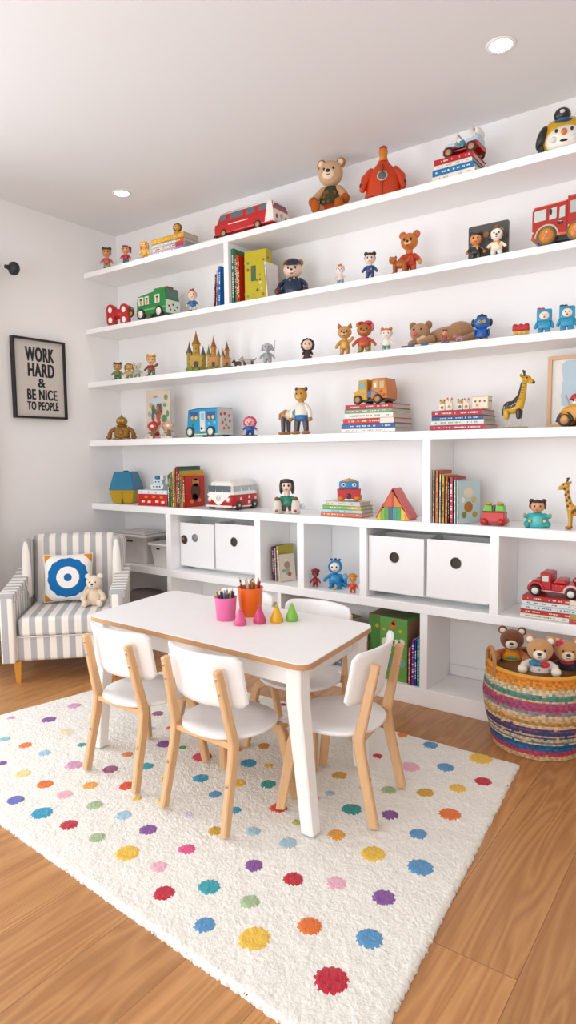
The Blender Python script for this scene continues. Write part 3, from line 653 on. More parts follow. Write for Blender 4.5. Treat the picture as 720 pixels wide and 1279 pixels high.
def fig(name, label, cat, u, s, v0, Y=.055, turn=None, zb=None, group=None, skin='e8bb92', hair=None, hstyle='cap', ears=None, earc=None, head=(.21, .195, .205), hz=.745, top='c8404e', bot='4d8a50',
        shoe='6a4a30', pose='stand', snout=None, nose=None, mouth='b0303a', belly=None, base=None, wide=1.0, buttons=None, scarf=None, hat=None, hand=None, tail=None, body=None, eye='1a1616', h=None, armup=0, K=PL, er=.028, x=None, bow=None, blush=None):
    xx, z, hh = place(u, s, Y, v0, zb)
    if x is not None: xx = x
    hh = h or hh
    t = thing(name, label, cat, (xx, Y, z), (look(xx, Y)*.8 if turn is None else turn), group, hh)
    w = wide
    hand = hand or skin
    dz = 0
    if base: part(t, 'base', K(base), L([(0, 0), (.27*w, 0), (.28*w, .01), (.28*w, .035), (.26*w, .045), (0, .045)], sy=.75)); dz = .04
    if pose == 'stand':
        part(t, 'torso', K(top), L([(0, .2+dz), (.12*w, .2+dz), (.165*w, .25+dz), (.16*w, .34), (.125*w, .46), (.07*w, .52), (0, .53)], sy=.78))
        for sx in (-1, 1):
            l = part(t, 'leg', K(bot), T([(sx*.075*w, 0, .26), (sx*.09*w, 0, .14+dz/2), (sx*.095*w, 0, max(.075, .062*w)+dz)], [.085*w, .075*w, .06*w]))
            part(l, 'shoe', K(shoe), E((sx*.1*w, -.035, .037+dz), (.075*w, .105, .036)))
            az = .30+armup*.25 if sx > 0 else .30
            a = part(t, 'arm', K(top), T([(sx*.12*w, 0, .45), (sx*.21*w, -.02, .37+(az-.3)*.5), (sx*.255*w, -.06, az)], [.06, .055, .045]))
            part(a, 'hand', K(hand), E((sx*.265*w, -.075, az-.025), .052))
    elif pose == 'sit':
        part(t, 'torso', K(top), L([(0, 0), (.17*w, .0), (.215*w, .08), (.2*w, .22), (.14*w, .42), (.08*w, .5), (0, .51)], sy=.8))
        for sx in (-1, 1):
            l = part(t, 'leg', K(bot), T([(sx*.12*w, -.02, .09), (sx*.2*w, -.15, .08), (sx*.24*w, -.24, .075)], [.09, .08, .07]))
            part(l, 'shoe', K(shoe), E((sx*.25*w, -.27, .09), (.08, .06, .09)))
            a = part(t, 'arm', K(top), T([(sx*.13*w, 0, .42), (sx*.23*w, -.06, .3), (sx*.25*w, -.13, .19)], [.065, .06, .055]))
            part(a, 'hand', K(hand), E((sx*.25*w, -.15, .16), .06))
    else:  # bust
        part(t, 'torso', K(top), L([(0, dz), (.2*w, dz), (.22*w, .06+dz), (.18*w, .26), (.1*w, .44), (0, .46)], sy=.8))
        for sx in (-1, 1):
            a = part(t, 'arm', K(top), T([(sx*.15*w, 0, .34), (sx*.23*w, -.05, .22), (sx*.2*w, -.14, .12+dz)], [.06, .06, .05])); part(a, 'hand', K(hand), E((sx*.19*w, -.16, .1+dz), .05))
    hc = (0, -.01, hz); b = part(t, 'head', K(skin), E(hc, head), L([(.08, .44), (.08, hz-.1)]))
    face(t, hc, head, nose=nose, mouth=mouth, snout=snout, eye=eye, er=er, head=b)
    if hair:
        hm = K(hair); sh = []
        big = tuple(r*1.07 for r in head)
        if hstyle in ('cap', 'buns', 'bob', 'tuft', 'pony'): sh.append(E(hc, big, keep=((0, .75, .75), .12)))
        if hstyle == 'cap': sh += [E((sx*head[0]*.45, -head[1]*.62, hz+head[2]*.72), (.11, .07, .07)) for sx in (-1, 0, 1)]
        if hstyle == 'buns': sh += [E((sx*head[0]*.72, .02, hz+head[2]*.95), .085) for sx in (-1, 1)]+[E((0, -head[1]*.6, hz+head[2]*.75), (.14, .07, .06))]
        if hstyle == 'bob': sh += [E((sx*head[0]*.98, 0, hz-.05), (.06, .13, .2)) for sx in (-1, 1)]+[E((0, -head[1]*.62, hz+head[2]*.72), (.19, .07, .07))]
        if hstyle == 'pony': sh += [E((head[0]*1.02, .04, hz+.08), (.1, .1, .13)), E((head[0]*1.2, .05, hz-.05), (.06, .06, .11)), E((0, -head[1]*.6, hz+head[2]*.75), (.17, .07, .06))]
        if hstyle == 'tuft': sh += [E((.03, -.05, hz+head[2]*1.05), (.06, .08, .1)), E((-.06, -.07, hz+head[2]*.95), (.07, .08, .08))]
        if hstyle == 'mane': sh += [E((math.cos(a)*head[0]*.98, .03, hz+math.sin(a)*head[2]*.98), (.105, .1, .105)) for a in [2*PI*k/11 for k in range(11)]]+[E((0, .07, hz), (head[0], head[1]*.9, head[2]))]
        if hstyle == 'hood': sh += [E((0, .03, hz+.01), tuple(r*1.16 for r in head), keep=((0, .8, .35), -.32)), T([(math.cos(a)*head[0]*1.02, -head[1]*.55, hz+math.sin(a)*head[2]*1.02) for a in [2*PI*k/20 for k in range(20)]], .035, closed=True)]
        part(b, 'hair' if hstyle != 'hood' else 'hood', hm, *sh)
    if ears:
        em = earc or skin
        for sx in (-1, 1):
            if ears == 'bear': sp = [E((sx*head[0]*.78, .02, hz+head[2]*.82), (.09, .05, .09))]; inn = E((sx*head[0]*.78, -.02, hz+head[2]*.82), (.055, .02, .055))
            elif ears == 'cat': sp = [L([(.09, 0), (.06, .08), (0, .17)], c=(sx*head[0]*.66, .0, hz+head[2]*.68), rot=RY(sx*.3), sy=.5)]; inn = L([(.05, 0), (0, .11)], c=(sx*head[0]*.67, -.035, hz+head[2]*.74), rot=RY(sx*.3), sy=.3)
            elif ears == 'dog': sp = [E((sx*head[0]*1.02, .0, hz-.02), (.06, .08, .16), rot=RY(sx*-.25))]; inn = None
            else: sp = [E((sx*head[0]*.5, .03, hz+head[2]*1.3), (.06, .04, .17), rot=RY(sx*.2))]; inn = E((sx*head[0]*.5, 0, hz+head[2]*1.3), (.03, .02, .12), rot=RY(sx*.2))
            e = part(b, 'ear', K(em), *sp)
            
    if belly: part(t, 'belly_patch', K(belly), E((0, -.085*1.0, .33 if pose == 'stand' else .24), (.10*w, .06, .12 if pose == 'stand' else .15)))
    if buttons:
        for i, c in enumerate(buttons): part(t, 'button', PL(c), E(((i % 2-.5)*.12, -.135 if pose == 'stand' else -.168, .28+.055*i), (.032, .02, .032)))
    if scarf: part(t, 'scarf', K(scarf), T([(.105*math.cos(2*PI*k/18), .085*math.sin(2*PI*k/18), .49) for k in range(18)], .035, closed=True), E((.06, -.12, .42), (.04, .02, .08)))
    if bow: part(t, 'bow_tie', FB(bow), E((-.07, -.12, .48), (.07, .035, .05)), E((.07, -.12, .48), (.07, .035, .05)), E((0, -.13, .48), .03))
    if hat:
        if hat[0] == 'cap': part(b, 'cap', K(hat[1]), E((0, .0, hz+.06), tuple(r*1.1 for r in head), keep=((0, .15, 1), .25)), E((0, -head[1]*.95, hz+head[2]*.42), (head[0]*.7, .1, .025)))
        if hat[0] == 'beanie': part(b, 'hat', K(hat[1]), E((0, .0, hz+.08), tuple(r*1.08 for r in head), keep=((0, 0, 1), .2)), E((0, 0, hz+head[2]*1.4), .06))
        if hat[0] == 'crown': part(b, 'crown', K(hat[1]), L([(.12, 0), (.14, .09), (.1, .05), (.11, 0)], c=(0, 0, hz+head[2]*.85), seg=12), *[L([(.045, 0), (0, .12)], c=(.11*math.cos(a), .11*math.sin(a), hz+head[2]*.85+.05), seg=8) for a in [2*PI*k/6 for k in range(6)]])
    if tail: part(t, 'tail', K(tail), T([(0, .12, .22), (.12, .2, .2), (.2, .22, .3)], [.06, .06, .04]))
    return t

def teddy(label, loc, rz, h, fur, muzzle, bodyc, footc, extra=None, long=0, K=PU, earc=None, group=None, arms=None, bodyname='torso', lift=0):
    """seated plush bear"""
    t = thing('teddy_bear', label, 'teddy bear', loc, rz, group, h)
    part(t, bodyname, K(bodyc), L([(0, -long), (.10 if long else .17, -long), (.235, .1), (.23, .22), (.17, .42), (.1, .5), (0, .52)], sy=.82, seg=24))
    hc, hr = (0, -.03, .71), (.235, .2, .21)
    hd = part(t, 'head', K(fur), E(hc, hr, seg=24, rings=16), E((0, -.07, .65), (.205, .15, .14)))
    for sx in (-1, 1):
        e = part(hd, 'ear', K(earc or fur), E((sx*.185, .02, .885), (.092, .05, .088)))
        part(hd, 'inner_ear', K(muzzle), E((sx*.183, -.022, .885), (.058, .022, .056)))
        part(hd, 'eye', PL('16110f'), E((sx*.09, -.212, .745), (.021, .014, .023)))
        if not long: l = part(t, 'leg', K(bodyc if long else fur), T([(sx*.13, -.05, .102), (sx*.2, -.2, .098), (sx*.22, -.31, .09)], [.1, .095, .085]))
        if not long: part(l, 'foot', K(footc), E((sx*.225, -.35, .116), (.088, .06, .112)))
        a = part(t, 'arm', K(arms or bodyc), T([(sx*.15, -.02, .44), (sx*.27, -.09, .32+lift*.6), (sx*(.3-lift*.15), -.17-lift*.3, .25+lift)], [.075, .075, .075]))
        part(a, 'paw', K(footc), E((sx*(.305-lift*.1), -.19-lift*.3, .235+lift), (.09, .09, .085)))
    part(hd, 'muzzle', K(muzzle), E((0, -.2, .655), (.12, .09, .095), seg=20, rings=12))
    part(hd, 'nose', PL('1d1412'), E((0, -.285, .69), (.042, .025, .03)))
    part(hd, 'mouth', PL('5a2a22'), T([(-.035, -.278, .635), (0, -.288, .625), (.035, -.278, .635)], .008, seg=6))
    if extra: extra(t)
    return t
# teddy on the armchair
teddy('cream teddy bear sitting beside the blue cushion on the striped armchair', at_local(A0, (.13, -.04, .3445)), PI/4-.12, .178, 'eedcc4', 'f3e6d2', 'ecd6ba', 'f0dfc8')
# bears in the basket
def bsk(u, v, Y):   # top of head at the photograph pixel (u, v)
    x = xat(u, Y, .36); return x, Y
def ex_brown(t):
    part(t, 'chest_emblem', FB('5aa08a'), E((0, -.172, .37), (.12, .03, .035)))
    part(t, 'sweater', FB('e0641e'), L([(.242, .1), (.243, .2), (.19, .41), (.12, .5), (.1, .5)], sy=.83, seg=24)); part(t, 'sweater_band', FB('eda52c'), L([(.24, .3), (.215, .35), (.19, .42), (.12, .505)], sy=.84, seg=24))
def ex_cream(t):
    part(t, 'bow_tie', FB('4a8fb8'), E((-.09, -.15, .475), (.1, .05, .062), rot=RY(.15)), E((-.0, -.17, .465), .04)); part(t, 'bow_end', FB('d8474f'), E((.09, -.15, .46), (.09, .05, .06), rot=RY(-.15)))
    part(t, 'button', PL('9aa0b8'), E((.0, -.185, .36), (.018, .01, .018)))
def ex_pink(t):
    for k in range(5):
        a = 2*PI*k/5; part(t, 'flower_petal', FB('e8557a'), E((-.15+.045*math.cos(a), -.12, .87+.045*math.sin(a)), (.035, .03, .035)))
    part(t, 'collar', FB('c8405a'), T([(.12*math.cos(2*PI*k/18), .1*math.sin(2*PI*k/18), .485) for k in range(18)], .03, closed=True))
bg = 'plush teddy bears in the striped basket'
for lab, u, Y, vtop, h, args, ex in (
    ('brown teddy bear in an orange sweater at the left of the striped basket', 640, -.075, 784, .198, ('7a4420', 'e6d5c2', 'd9581c', 'c88a50'), ex_brown),
    ('tan and cream teddy bear with a blue and red bow tie, centre of the basket', 675, -.165, 795, .203, ('d2a270', 'efe3d3', 'eee4d8', 'f0e2d2'), ex_cream),
    ('tan teddy bear with a pink flower and a black top in the basket', 709, -.085, 797, .198, ('cf9a66', 'ecd2b4', '211a1c', 'cf8a50'), ex_pink)):
    x = xat(u, Y, .4); zt = zat(x, Y, vtop); z0 = zt-.95*h
    teddy(lab, (x, Y, z0), look(x, Y)*.9+(.12 if u > 700 else 0), h, *args, extra=ex, long=max(0, (z0-.03)/h), lift=.13, group=bg, arms=('c8601c' if u < 650 else None))
x = xat(690, 0, .4); z0 = zat(x, 0, 799)
t = thing('plush_toy', 'rust red plush toy peeking out behind the centre bear in the basket', 'plush toy', (x, .0, z0-.19), look(x, 0), None, 1)
part(t, 'head', PU('9a3a22'), E((0, 0, .12), (.05, .045, .05)), L([(0, -z0+.19+.03), (.03, -z0+.22), (.04, .06), (.03, .1)]))
for s in (-1, 1): part(t, 'ear', PU('b8402a'), E((s*.035, 0, .168), (.022, .014, .022)))

# ================================================================== BOOKS
def book_flat(label, loc, rz, l, d, t_, cover, group, band=None, txt=None):
    o = MB(); o.box((0, d/2, t_-.0011), (l, d, .0022), CV(cover)); o.box((0, d/2, .0011), (l, d, .0022), CV(cover)); o.box((0, .0014, t_/2), (l, .0028, t_-.001), CV(cover))
    o = o.build('book'); o.location = loc; o.rotation_euler = (0, 0, rz); tag(o, label, 'book', group)
    part(o, 'pages', PP('cfc4b8'), B((0, d/2+.001, t_/2), (l-.008, d-.007, t_-.0046)))
    if band: part(o, 'spine_band', CV(band), B((l*.36, -.0004, t_/2), (l*.26, .001, t_*.97)))
    if txt:
        rnd = random.Random(label); b = MB(); x = -l*.42
        while x < l*.40:
            w = rnd.uniform(.0025, .007)
            if rnd.random() < .72: b.box((x+w/2, -.0005, t_*.5), (w, .0009, t_*rnd.uniform(.2, .32)), CV(txt))
            x += w+rnd.uniform(.0012, .004) if rnd.random() < .86 else w+.016
        b.box((0, -.0001, t_*.5), (l*.86, .0004, .0004), CV(cover)); b.build('spine_lettering', o)  # hairline in the cover colour, added to join the letter marks
    return o
ORD = ['topmost', 'second from the top', 'third from the top', 'fourth from the top', 'fifth from the top', 'sixth from the top', 'seventh from the top', 'lowest']
def stack(u0, u1, s, vtop, specs, where, group, Y=.02, d=.15, zb=None, wid=None):
    """specs from the top down: (colour name, cover, relative thickness, relative length, band, lettering)"""
    z = SH[s]+.0012; x0 = xat(u0, Y, z); x1 = xat(u1, Y, z); l = x1-x0; cx = (x0+x1)/2
    if wid: l = wid; cx = x0+l/2
    tot = zat(cx, Y, vtop)-z; k = tot/sum(q[2] for q in specs); n = len(specs); zz = z
    rnd = random.Random(u0)
    for i in range(n-1, -1, -1):
        nm, cv, th, rl, band, tx = specs[i]; t_ = th*k
        pos = 'lowest' if i == n-1 else ORD[i]
        book_flat(f'{nm} book, {pos} in the {where}', (cx+(1-rl)*-.0*l+rnd.uniform(-.002, .002), Y+rnd.uniform(0, .006), zz), rnd.uniform(-.012, .012), l*rl, d*(.94+.06*rl), t_-.0004, cv, group, band, tx); zz += t_
    return cx, zz+.0006
def book_up(label, x, Y, z, th, d, h, cover, group, lean=0, rz=0, art=None, txt=None, band=None, back=None):
    """standing book, spine to -y, bottom corner at x; art = blobs on the +x cover"""
    b = MB(); c = CV(cover); b.box((.001, d/2, h/2), (.002, d, h), CV(back) if back else c); b.box((th-.001, d/2, h/2), (.002, d, h), c); b.box((th/2, .0011, h/2), (th, .0022, h), CV(band) if band else c)
    o = b.build('book'); o.location = (x, Y, z+max(0, math.sin(lean))*th); o.rotation_euler = (0, lean, rz); tag(o, label, 'book', group)
    part(o, 'pages', PP('d8cdbf'), B((th/2, d/2+.0005, h/2), (max(.001, th-.004), d-.005, h-.006)))
    if txt:
        rnd = random.Random(label); q = MB(); zz = h*.12
        while zz < h*.86:
            w = rnd.uniform(.004, .012)
            if rnd.random() < .75: q.box((th/2, -.0004, zz+w/2), (th*.45, .0008, w), CV(txt))
            zz += w+rnd.uniform(.002, .006)
        q.box((th/2, -.0001, h*.49), (.0004, .0004, h*.76), CV(band or cover)); q.build('spine_lettering', o)  # added cover-coloured hairline links the upright letter marks
    if art:
        for nm, cx, cz, rx_, rz_, hx in art:
            part(o, nm, CV(hx), PZ(disc(cx*d, cz*h, 1, 18, rx_*d, rz_*h), -.0006, 0, rot=RZ(PI/2), c=(th, 0, 0)))
    return o

# ================================================================== VEHICLE PIECES
def wheel(p, x, y, z, r, w, hub='d9d4c8', tyre='23211f', hr=.62):
    o = part(p, 'wheel', mat(tyre, 'paint'), L([(r*hr, -w/2), (r*.92, -w/2), (r, -w*.32), (r, w*.32), (r*.92, w/2), (r*hr, w/2)], c=(x, y, z), rot=RX(PI/2), seg=28))
    part(o, 'hub', PL(hub), L([(0, -w*.54), (r*.25, -w*.56), (r*.3, -w*.5), (r*hr*.92, -w*.48), (r*hr, -w*.51), (r*hr*1.02, -w*.4), (r*hr, w*.40), (r*hr, w*.51), (0, w*.54)], c=(x, y, z), rot=RX(PI/2), seg=24))
    return o
def wheels(t, xs, W, r, hub='d9d4c8', tyre='23211f', w=None, y0=0):
    w = w or r*.55
    for x in xs:
        for y in (y0-W/2+w*.35, y0+W/2-w*.35): wheel(t, x, y, r, r, w, hub, tyre)
def side(t, poly, W, m, name, both=True, out=.0012, y0=0, parent=None):
    """thin raised panel on both long sides"""
    b = MB(); b.prism(poly, y0-W/2-out, y0-W/2+.001, m); o = b.build(name, parent or t)
    if both: b = MB(); b.prism(poly, y0+W/2-.001, y0+W/2+out, m); b.build(name, parent or t)
    return o
def endp(t, poly, X, m, name, out=.0012, sgn=1):
    """thin raised panel on the end face at x=X; poly in (y, z)"""
    b = MB(); b.prism(poly, -.001, out, m, rot=RZ(-PI/2 if sgn > 0 else PI/2)); o = b.build(name, t)
    for v in o.data.vertices: v.co.x += X
    return o
GLASS = PL('5b6a74'); DARK = PL('2b2a2c')
def rect(x0, x1, z0, z1): return [(x0, z0), (x1, z0), (x1, z1), (x0, z1)]
# ================================================================== SHELF 1 (top)
FG = 'small toy figures on the shelves'
def F1(u, s, v0, label, **k):
    if s < 4: k.setdefault('Y', .027)
    return fig('toy_figure', label, 'toy figure', u, s, v0, group=FG, **k)
F1(134, 1, 309, 'tiny brown haired toy girl in pink top and green trousers, leftmost on the top shelf', skin='d9a06a', hair='4a3020', hstyle='buns', top='d8707a', bot='9aa850', shoe='6a5030')
F1(157.5, 1, 306, 'tiny toy boy with maroon cap, red top and teal trousers on the top shelf', skin='e0a878', hair='8a2030', hstyle='pony', top='c0304a', bot='2a7a7c', shoe='24605f')
F1(181, 1, 301, 'tiny blond toy figure in yellow beside the book stack on the top shelf', skin='efc48a', hair='eda52c', hstyle='bob', top='f0b83a', bot='d9a85a', shoe='8a5a3a')
bgp = 'books stacked flat on the shelves'
cx, zt = stack(189, 231, 1, 294.5, [('yellow', 'e2b23a', 1.25, .96, None, 'f0dca0'), ('pale blue', 'b4bfc9', .9, .98, 'd07048', 'f0efe8'), ('cream', 'd9c6b4', .9, .92, 'c04a4a', '8a5a4a'), ('lavender', 'b3a3c9', 1, 1, '8f7fb8', 'f0ecf4')], 'short stack left on the top shelf', bgp, Y=.02, d=.12)
F1(222, 1, 278, 'toy lion figure with brown mane sitting on the left book stack of the top shelf', zb=zt, Y=.06, skin='e8b448', hair='6a3a22', hstyle='mane', pose='bust', top='e0ac3c', h=.075, bot='e0ac3c', head=(.25, .22, .24), hz=.62, er=.03)

def vroot(name, label, u0, u1, s, Y0, W, vtop, zb=None, cat='toy vehicle', rz=0, group=None):
    z = SH[s]+.0012 if zb is None else zb
    x0 = xat(u0, Y0, z); x1 = xat(u1, Y0+W, z); h = zat((x0+x1)/2, Y0, vtop)-z
    return thing(name, label, cat, ((x0+x1)/2, Y0+W/2, z), rz, group), x1-x0, h

# red and white van
t, l, h = vroot('toy_van', 'red and white toy van with roof rails on the top shelf', 268, 361, 1, .014, .13, 257)
W = .13; RED = PL('d02a2a'); WHT = PL('efe9e2')
part(t, 'body', RED, PZ([(-.5*l, .13*h), (.49*l, .13*h), (.5*l, .5*h), (.5*l, .62*h), (-.49*l, .56*h), (-.505*l, .40*h)], -W/2, W/2, bev=.008))
part(t, 'upper_body', RED, PZ([(-.46*l, .55*h), (.5*l, .6*h), (.475*l, .9*h), (-.40*l, .88*h)], -W/2+.003, W/2-.003, bev=.004)); part(t, 'roof', WHT, PZ([(-.41*l, .87*h), (.48*l, .89*h), (.45*l, .97*h), (.40*l, h), (-.34*l, .97*h), (-.39*l, .93*h)], -W/2+.001, W/2-.001, bev=.006)); side(t, [(.36*l, .17*h), (.492*l, .17*h), (.492*l, .6*h), (.47*l, .88*h), (.40*l, .88*h)], W+.001, WHT, 'front_corner')
side(t, [(-.44*l, .53*h), (.49*l, .585*h), (.475*l, .66*h), (-.43*l, .6*h)], W-.004, RED, 'waist_panel')
for a, c in ((-.40, -.28), (-.22, .0), (.04, .2), (.25, .43)):
    w = side(t, [(a*l, .63*h), (c*l, .655*h), (c*l-.01*l, .88*h), ((a+.02)*l, .86*h)], W-.006, GLASS, 'window')
side(t, rect(-.25*l, .08*l, .44*h, .47*h), W, WHT, 'side_stripe'); side(t, [(.485*l, .15*h), (.497*l, .15*h), (.497*l, .55*h), (.485*l, .55*h)], W, WHT, 'corner_panel')
endp(t, rect(-W*.48, W*.48, .14*h, .6*h), l*.5, WHT, 'front_panel'); endp(t, rect(-W*.47, W*.47, .58*h, .88*h), l*.484, WHT, 'upper_front'); endp(t, rect(-W*.4, W*.4, .64*h, .84*h), l*.486, GLASS, 'windscreen')
for sx in (-1, 1): endp(t, disc(sx*W*.3, .36*h, .011, 16), l*.502, PL('d8474a'), 'headlamp')
endp(t, disc(0, .42*h, .012, 16), l*.502, PL('c9b7ae'), 'badge')
part(t, 'bumper', DARK, B((-.5*l, 0, .13*h), (.05*l, W*.98, .07*h), bev=.004)); part(t, 'bumper', PL('cfc6bd'), B((.5*l, 0, .17*h), (.03*l, W*.98, .08*h), bev=.004))
part(t, 'roof_rail', WHT, *[T([(-.34*l, s*W*.3, h), (-.34*l, s*W*.3, 1.06*h), (.40*l, s*W*.3, 1.09*h), (.40*l, s*W*.3, h)], .003) for s in (-1, 1)])
wheels(t, (-.34*l, .24*l), W, .165*h, hub='d8a070')

# large seated teddy, orange figure
x, z, hh = place(414, 1, .115, 197)
def ex_vest(t):
    part(t, 'vest', FB('4a4630'), L([(.2, .14), (.242, .2), (.19, .40), (.115, .5)], sy=.86, seg=24))
    rnd = random.Random(4)
    for k in range(9): a = rnd.uniform(-2.5, -.6); zz = rnd.uniform(.2, .4); r = .243-(zz-.2)*.25; part(t, 'vest_patch', FB(rnd.choice(['6a6a3a', '2e2c24', '8a5a2a', '7c7450'])), E((r*math.cos(a), r*.86*math.sin(a), zz), (.035, .018, .03)))
    part(t, 'trousers', FB('c4531e'), L([(.0, .001), (.18, .001), (.24, .09), (.235, .18)], sy=.84, seg=24))
tb = teddy('large cream faced teddy bear in a camouflage vest sitting on the top shelf', (x, .115, z), look(x, .1)*.55, hh*1.02, 'e2bf9a', 'efd9bd', 'c4531e', 'c06a28', extra=ex_vest, K=FB, earc='c8843c', arms='ddb68e')
tb.scale = (hh*.92, hh*.8, hh*1.02)
x, z, hh = place(479, 1, .10, 183)
t = thing('toy_figure', 'orange caped toy figure with grey medallion next to the big teddy, top shelf', 'toy figure', (x, .10, z), look(x, .1)*.8, None, hh)
OR = PL('d9501c')
part(t, 'cape', OR, L([(0, 0), (.33, 0), (.35, .03), (.33, .2), (.3, .42), (.22, .58), (.11, .7), (.08, .76)], sy=.6, seg=28))
part(t, 'hem', PL('b83c14'), *[E((sx*x_, -.17, .04), (.1, .06, .05)) for sx in (-1, 1) for x_ in (.07, .2)])
for s in (-1, 1):
    part(t, 'arm', OR, T([(s*.22, -.02, .55), (s*.33, -.04, .42), (s*.37, -.08, .25)], [.08, .085, .06])); part(t, 'sleeve_patch', PL('3a2a22'), E((s*.4, -.1, .3), (.03, .03, .05)))
part(t, 'medallion', PL('5d6468'), L([(0, 0), (.075, 0), (.085, .015), (.06, .03), (0, .03)], c=(0, -.175, .42), rot=RX(PI/2-.25), seg=20)); part(t, 'medallion_ring', PL('d6c7a0'), T([(.085*math.cos(a), -.185+.02*math.sin(a), .42+.085*math.sin(a)) for a in [2*PI*k/20 for k in range(20)]], .014, closed=True))
part(t, 'strap', PL('8a3414'), T([(0, -.15, .62), (0, -.2, .5)], .02), T([(0, -.21, .33), (0, -.21, .06)], .012))
part(t, 'head', PL('e2913c'), L([(.08, .74), (.07, .82), (.085, .9), (.06, .98), (0, 1.0)], seg=18)); part(t, 'cap', PL('b83a1c'), E((0, 0, .96), (.075, .075, .05)))

# stack with the jeep
cx, zt = stack(541, 592, 1, 194, [('red', 'c8303a', 1.1, .95, None, 'f0d8c8'), ('white', 'e9e3da', .8, .93, None, 'b4a89c'), ('blue', '2b86c0', 1.1, 1.02, None, 'e8f0f4'), ('white', 'ece5db', 1.1, 1.05, None, 'b8aea0')], 'stack under the jeep on the top shelf', bgp, Y=.02, d=.16)
t, l, h = vroot('toy_jeep', 'open red and pale blue toy jeep on the book stack of the top shelf', 553, 608, 1, .035, .10, 164, zb=zt)
W = .10
part(t, 'chassis', PL('c22a2c'), PZ([(-.5*l, .2*h), (.5*l, .2*h), (.5*l, .4*h), (.42*l, .5*h), (.2*l, .5*h), (.12*l, .3*h), (-.12*l, .3*h), (-.2*l, .48*h), (-.42*l, .5*h), (-.5*l, .38*h)], -W/2, W/2, bev=.005))
part(t, 'bonnet', PL('b9d4e2'), PZ([(-.48*l, .42*h), (-.15*l, .46*h), (-.15*l, .66*h), (-.46*l, .6*h)], -W/2+.004, W/2-.004, bev=.008)); part(t, 'rear_tub', PL('a8cfe0'), PZ([(.14*l, .44*h), (.48*l, .44*h), (.47*l, .72*h), (.14*l, .66*h)], -W/2+.004, W/2-.004, bev=.008))
part(t, 'windscreen_frame', WHT, T([(-.15*l, -W*.42, .62*h), (-.1*l, -W*.42, .95*h), (-.1*l, W*.42, .95*h), (-.15*l, W*.42, .62*h)], .004)); part(t, 'roll_bar', PL('e9e4dc'), T([(.3*l, -W*.42, .66*h), (.3*l, -W*.42, 1.08*h), (.3*l, W*.42, 1.08*h), (.3*l, W*.42, .66*h)], .006)); part(t, 'hood_roll', PL('efeae2'), E((.42*l, 0, .92*h), (.10*l, W*.42, .2*h)), E((-.3*l, 0, .72*h), (.16*l, W*.36, .12*h)))
part(t, 'seat', PL('4a9aa0'), B((.0, -W*.2, .55*h), (.14*l, W*.3, .3*h), bev=.006), B((.0, W*.2, .55*h), (.14*l, W*.3, .3*h), bev=.006))
wheels(t, (-.32*l, .32*l), W+.012, .22*h, hub='d09a70')

# round white faced doll at the right end
x, z, hh = place(704, 1, .12, 136.5)
t = thing('toy_doll', 'round white faced doll with yellow hood and black ears on the top shelf', 'toy doll', (x, .12, z), look(x, .1), None, hh)
part(t, 'body', PL('e2b52c'), E((0, .05, .43), (.50, .30, .43), seg=28, rings=18)); part(t, 'skirt', PL('2a6a4a'), L([(.3, 0), (.34, .02), (.40, .12), (.3, .14)], sy=.75, seg=24))
part(t, 'face', PL('f1e9dc'), E((.02, -.10, .33), (.39, .25, .30), seg=28, rings=18))
for s in (-1, 1):
    part(t, 'ear', PL('1f1c22'), E((s*.43, -.08, .46), (.1, .16, .24), rot=RY(s*-.35))); part(t, 'eye', PL('17151a'), E((s*.15, -.325, .46), (.03, .02, .04))); part(t, 'side_panel', PL('1c2a28'), E((s*.44, .02, .22), (.07, .2, .18)))
    part(t, 'cheek', PL('d8dcd8'), E((s*.2, -.31, .3), (.07, .04, .06)))
part(t, 'nose', PL('e08a4a'), E((0, -.36, .41), (.06, .05, .065))); part(t, 'mouth', PL('2a1c1e'), E((0, -.335, .25), (.08, .03, .025))); part(t, 'collar', PL('24242a'), E((0, -.28, .07), (.12, .08, .05)))
part(t, 'head_band', PL('2a5f8a'), E((-.02, -.08, .71), (.19, .2, .06))); part(t, 'pompom', PL('1d1b20'), E((-.04, -.06, .86), (.17, .15, .15))); part(t, 'pompom_dot', PL('d6cfc6'), E((-.04, -.205, .88), (.05, .02, .04))); part(t, 'flower', PL('c8503a'), E((.33, -.08, .72), (.08, .06, .07)))

# ================================================================== SHELF 2
x, z, hh = place(148, 2, .05, 380)
t = thing('push_toy', 'red toy dog with white oval spots at the left of the second shelf', 'push toy', (x, .055, z), .35, None, hh)
RD = PL('c41f26')
for sx in (-.35, .35):
    part(t, 'leg', RD, L([(0, -.1), (.2, -.1), (.23, -.06), (.23, .06), (.2, .1), (0, .1)], c=(sx, 0, .5), rot=RX(PI/2), seg=24, sy=2.1) if False else PZ(rrect(.42, .98, .2, 6, sx, .5), -.16, .16, bev=.03))
    for zz in (.26, .72): part(t, 'white_spot', PL('f0ece6'), PZ(disc(sx, zz, .115, 18, .85, 1.15), -.175, .175))
part(t, 'body', RD, E((0, 0, .55), (.4, .2, .24))); part(t, 'wheel', DARK, L([(0, -.05), (.26, -.05), (.28, 0), (.26, .05), (0, .05)], c=(.42, .22, .66), rot=RX(PI/2)), label='dark wheel'); part(t, 'tag', PL('e0b040'), E((.58, .1, .55), (.07, .07, .1)))

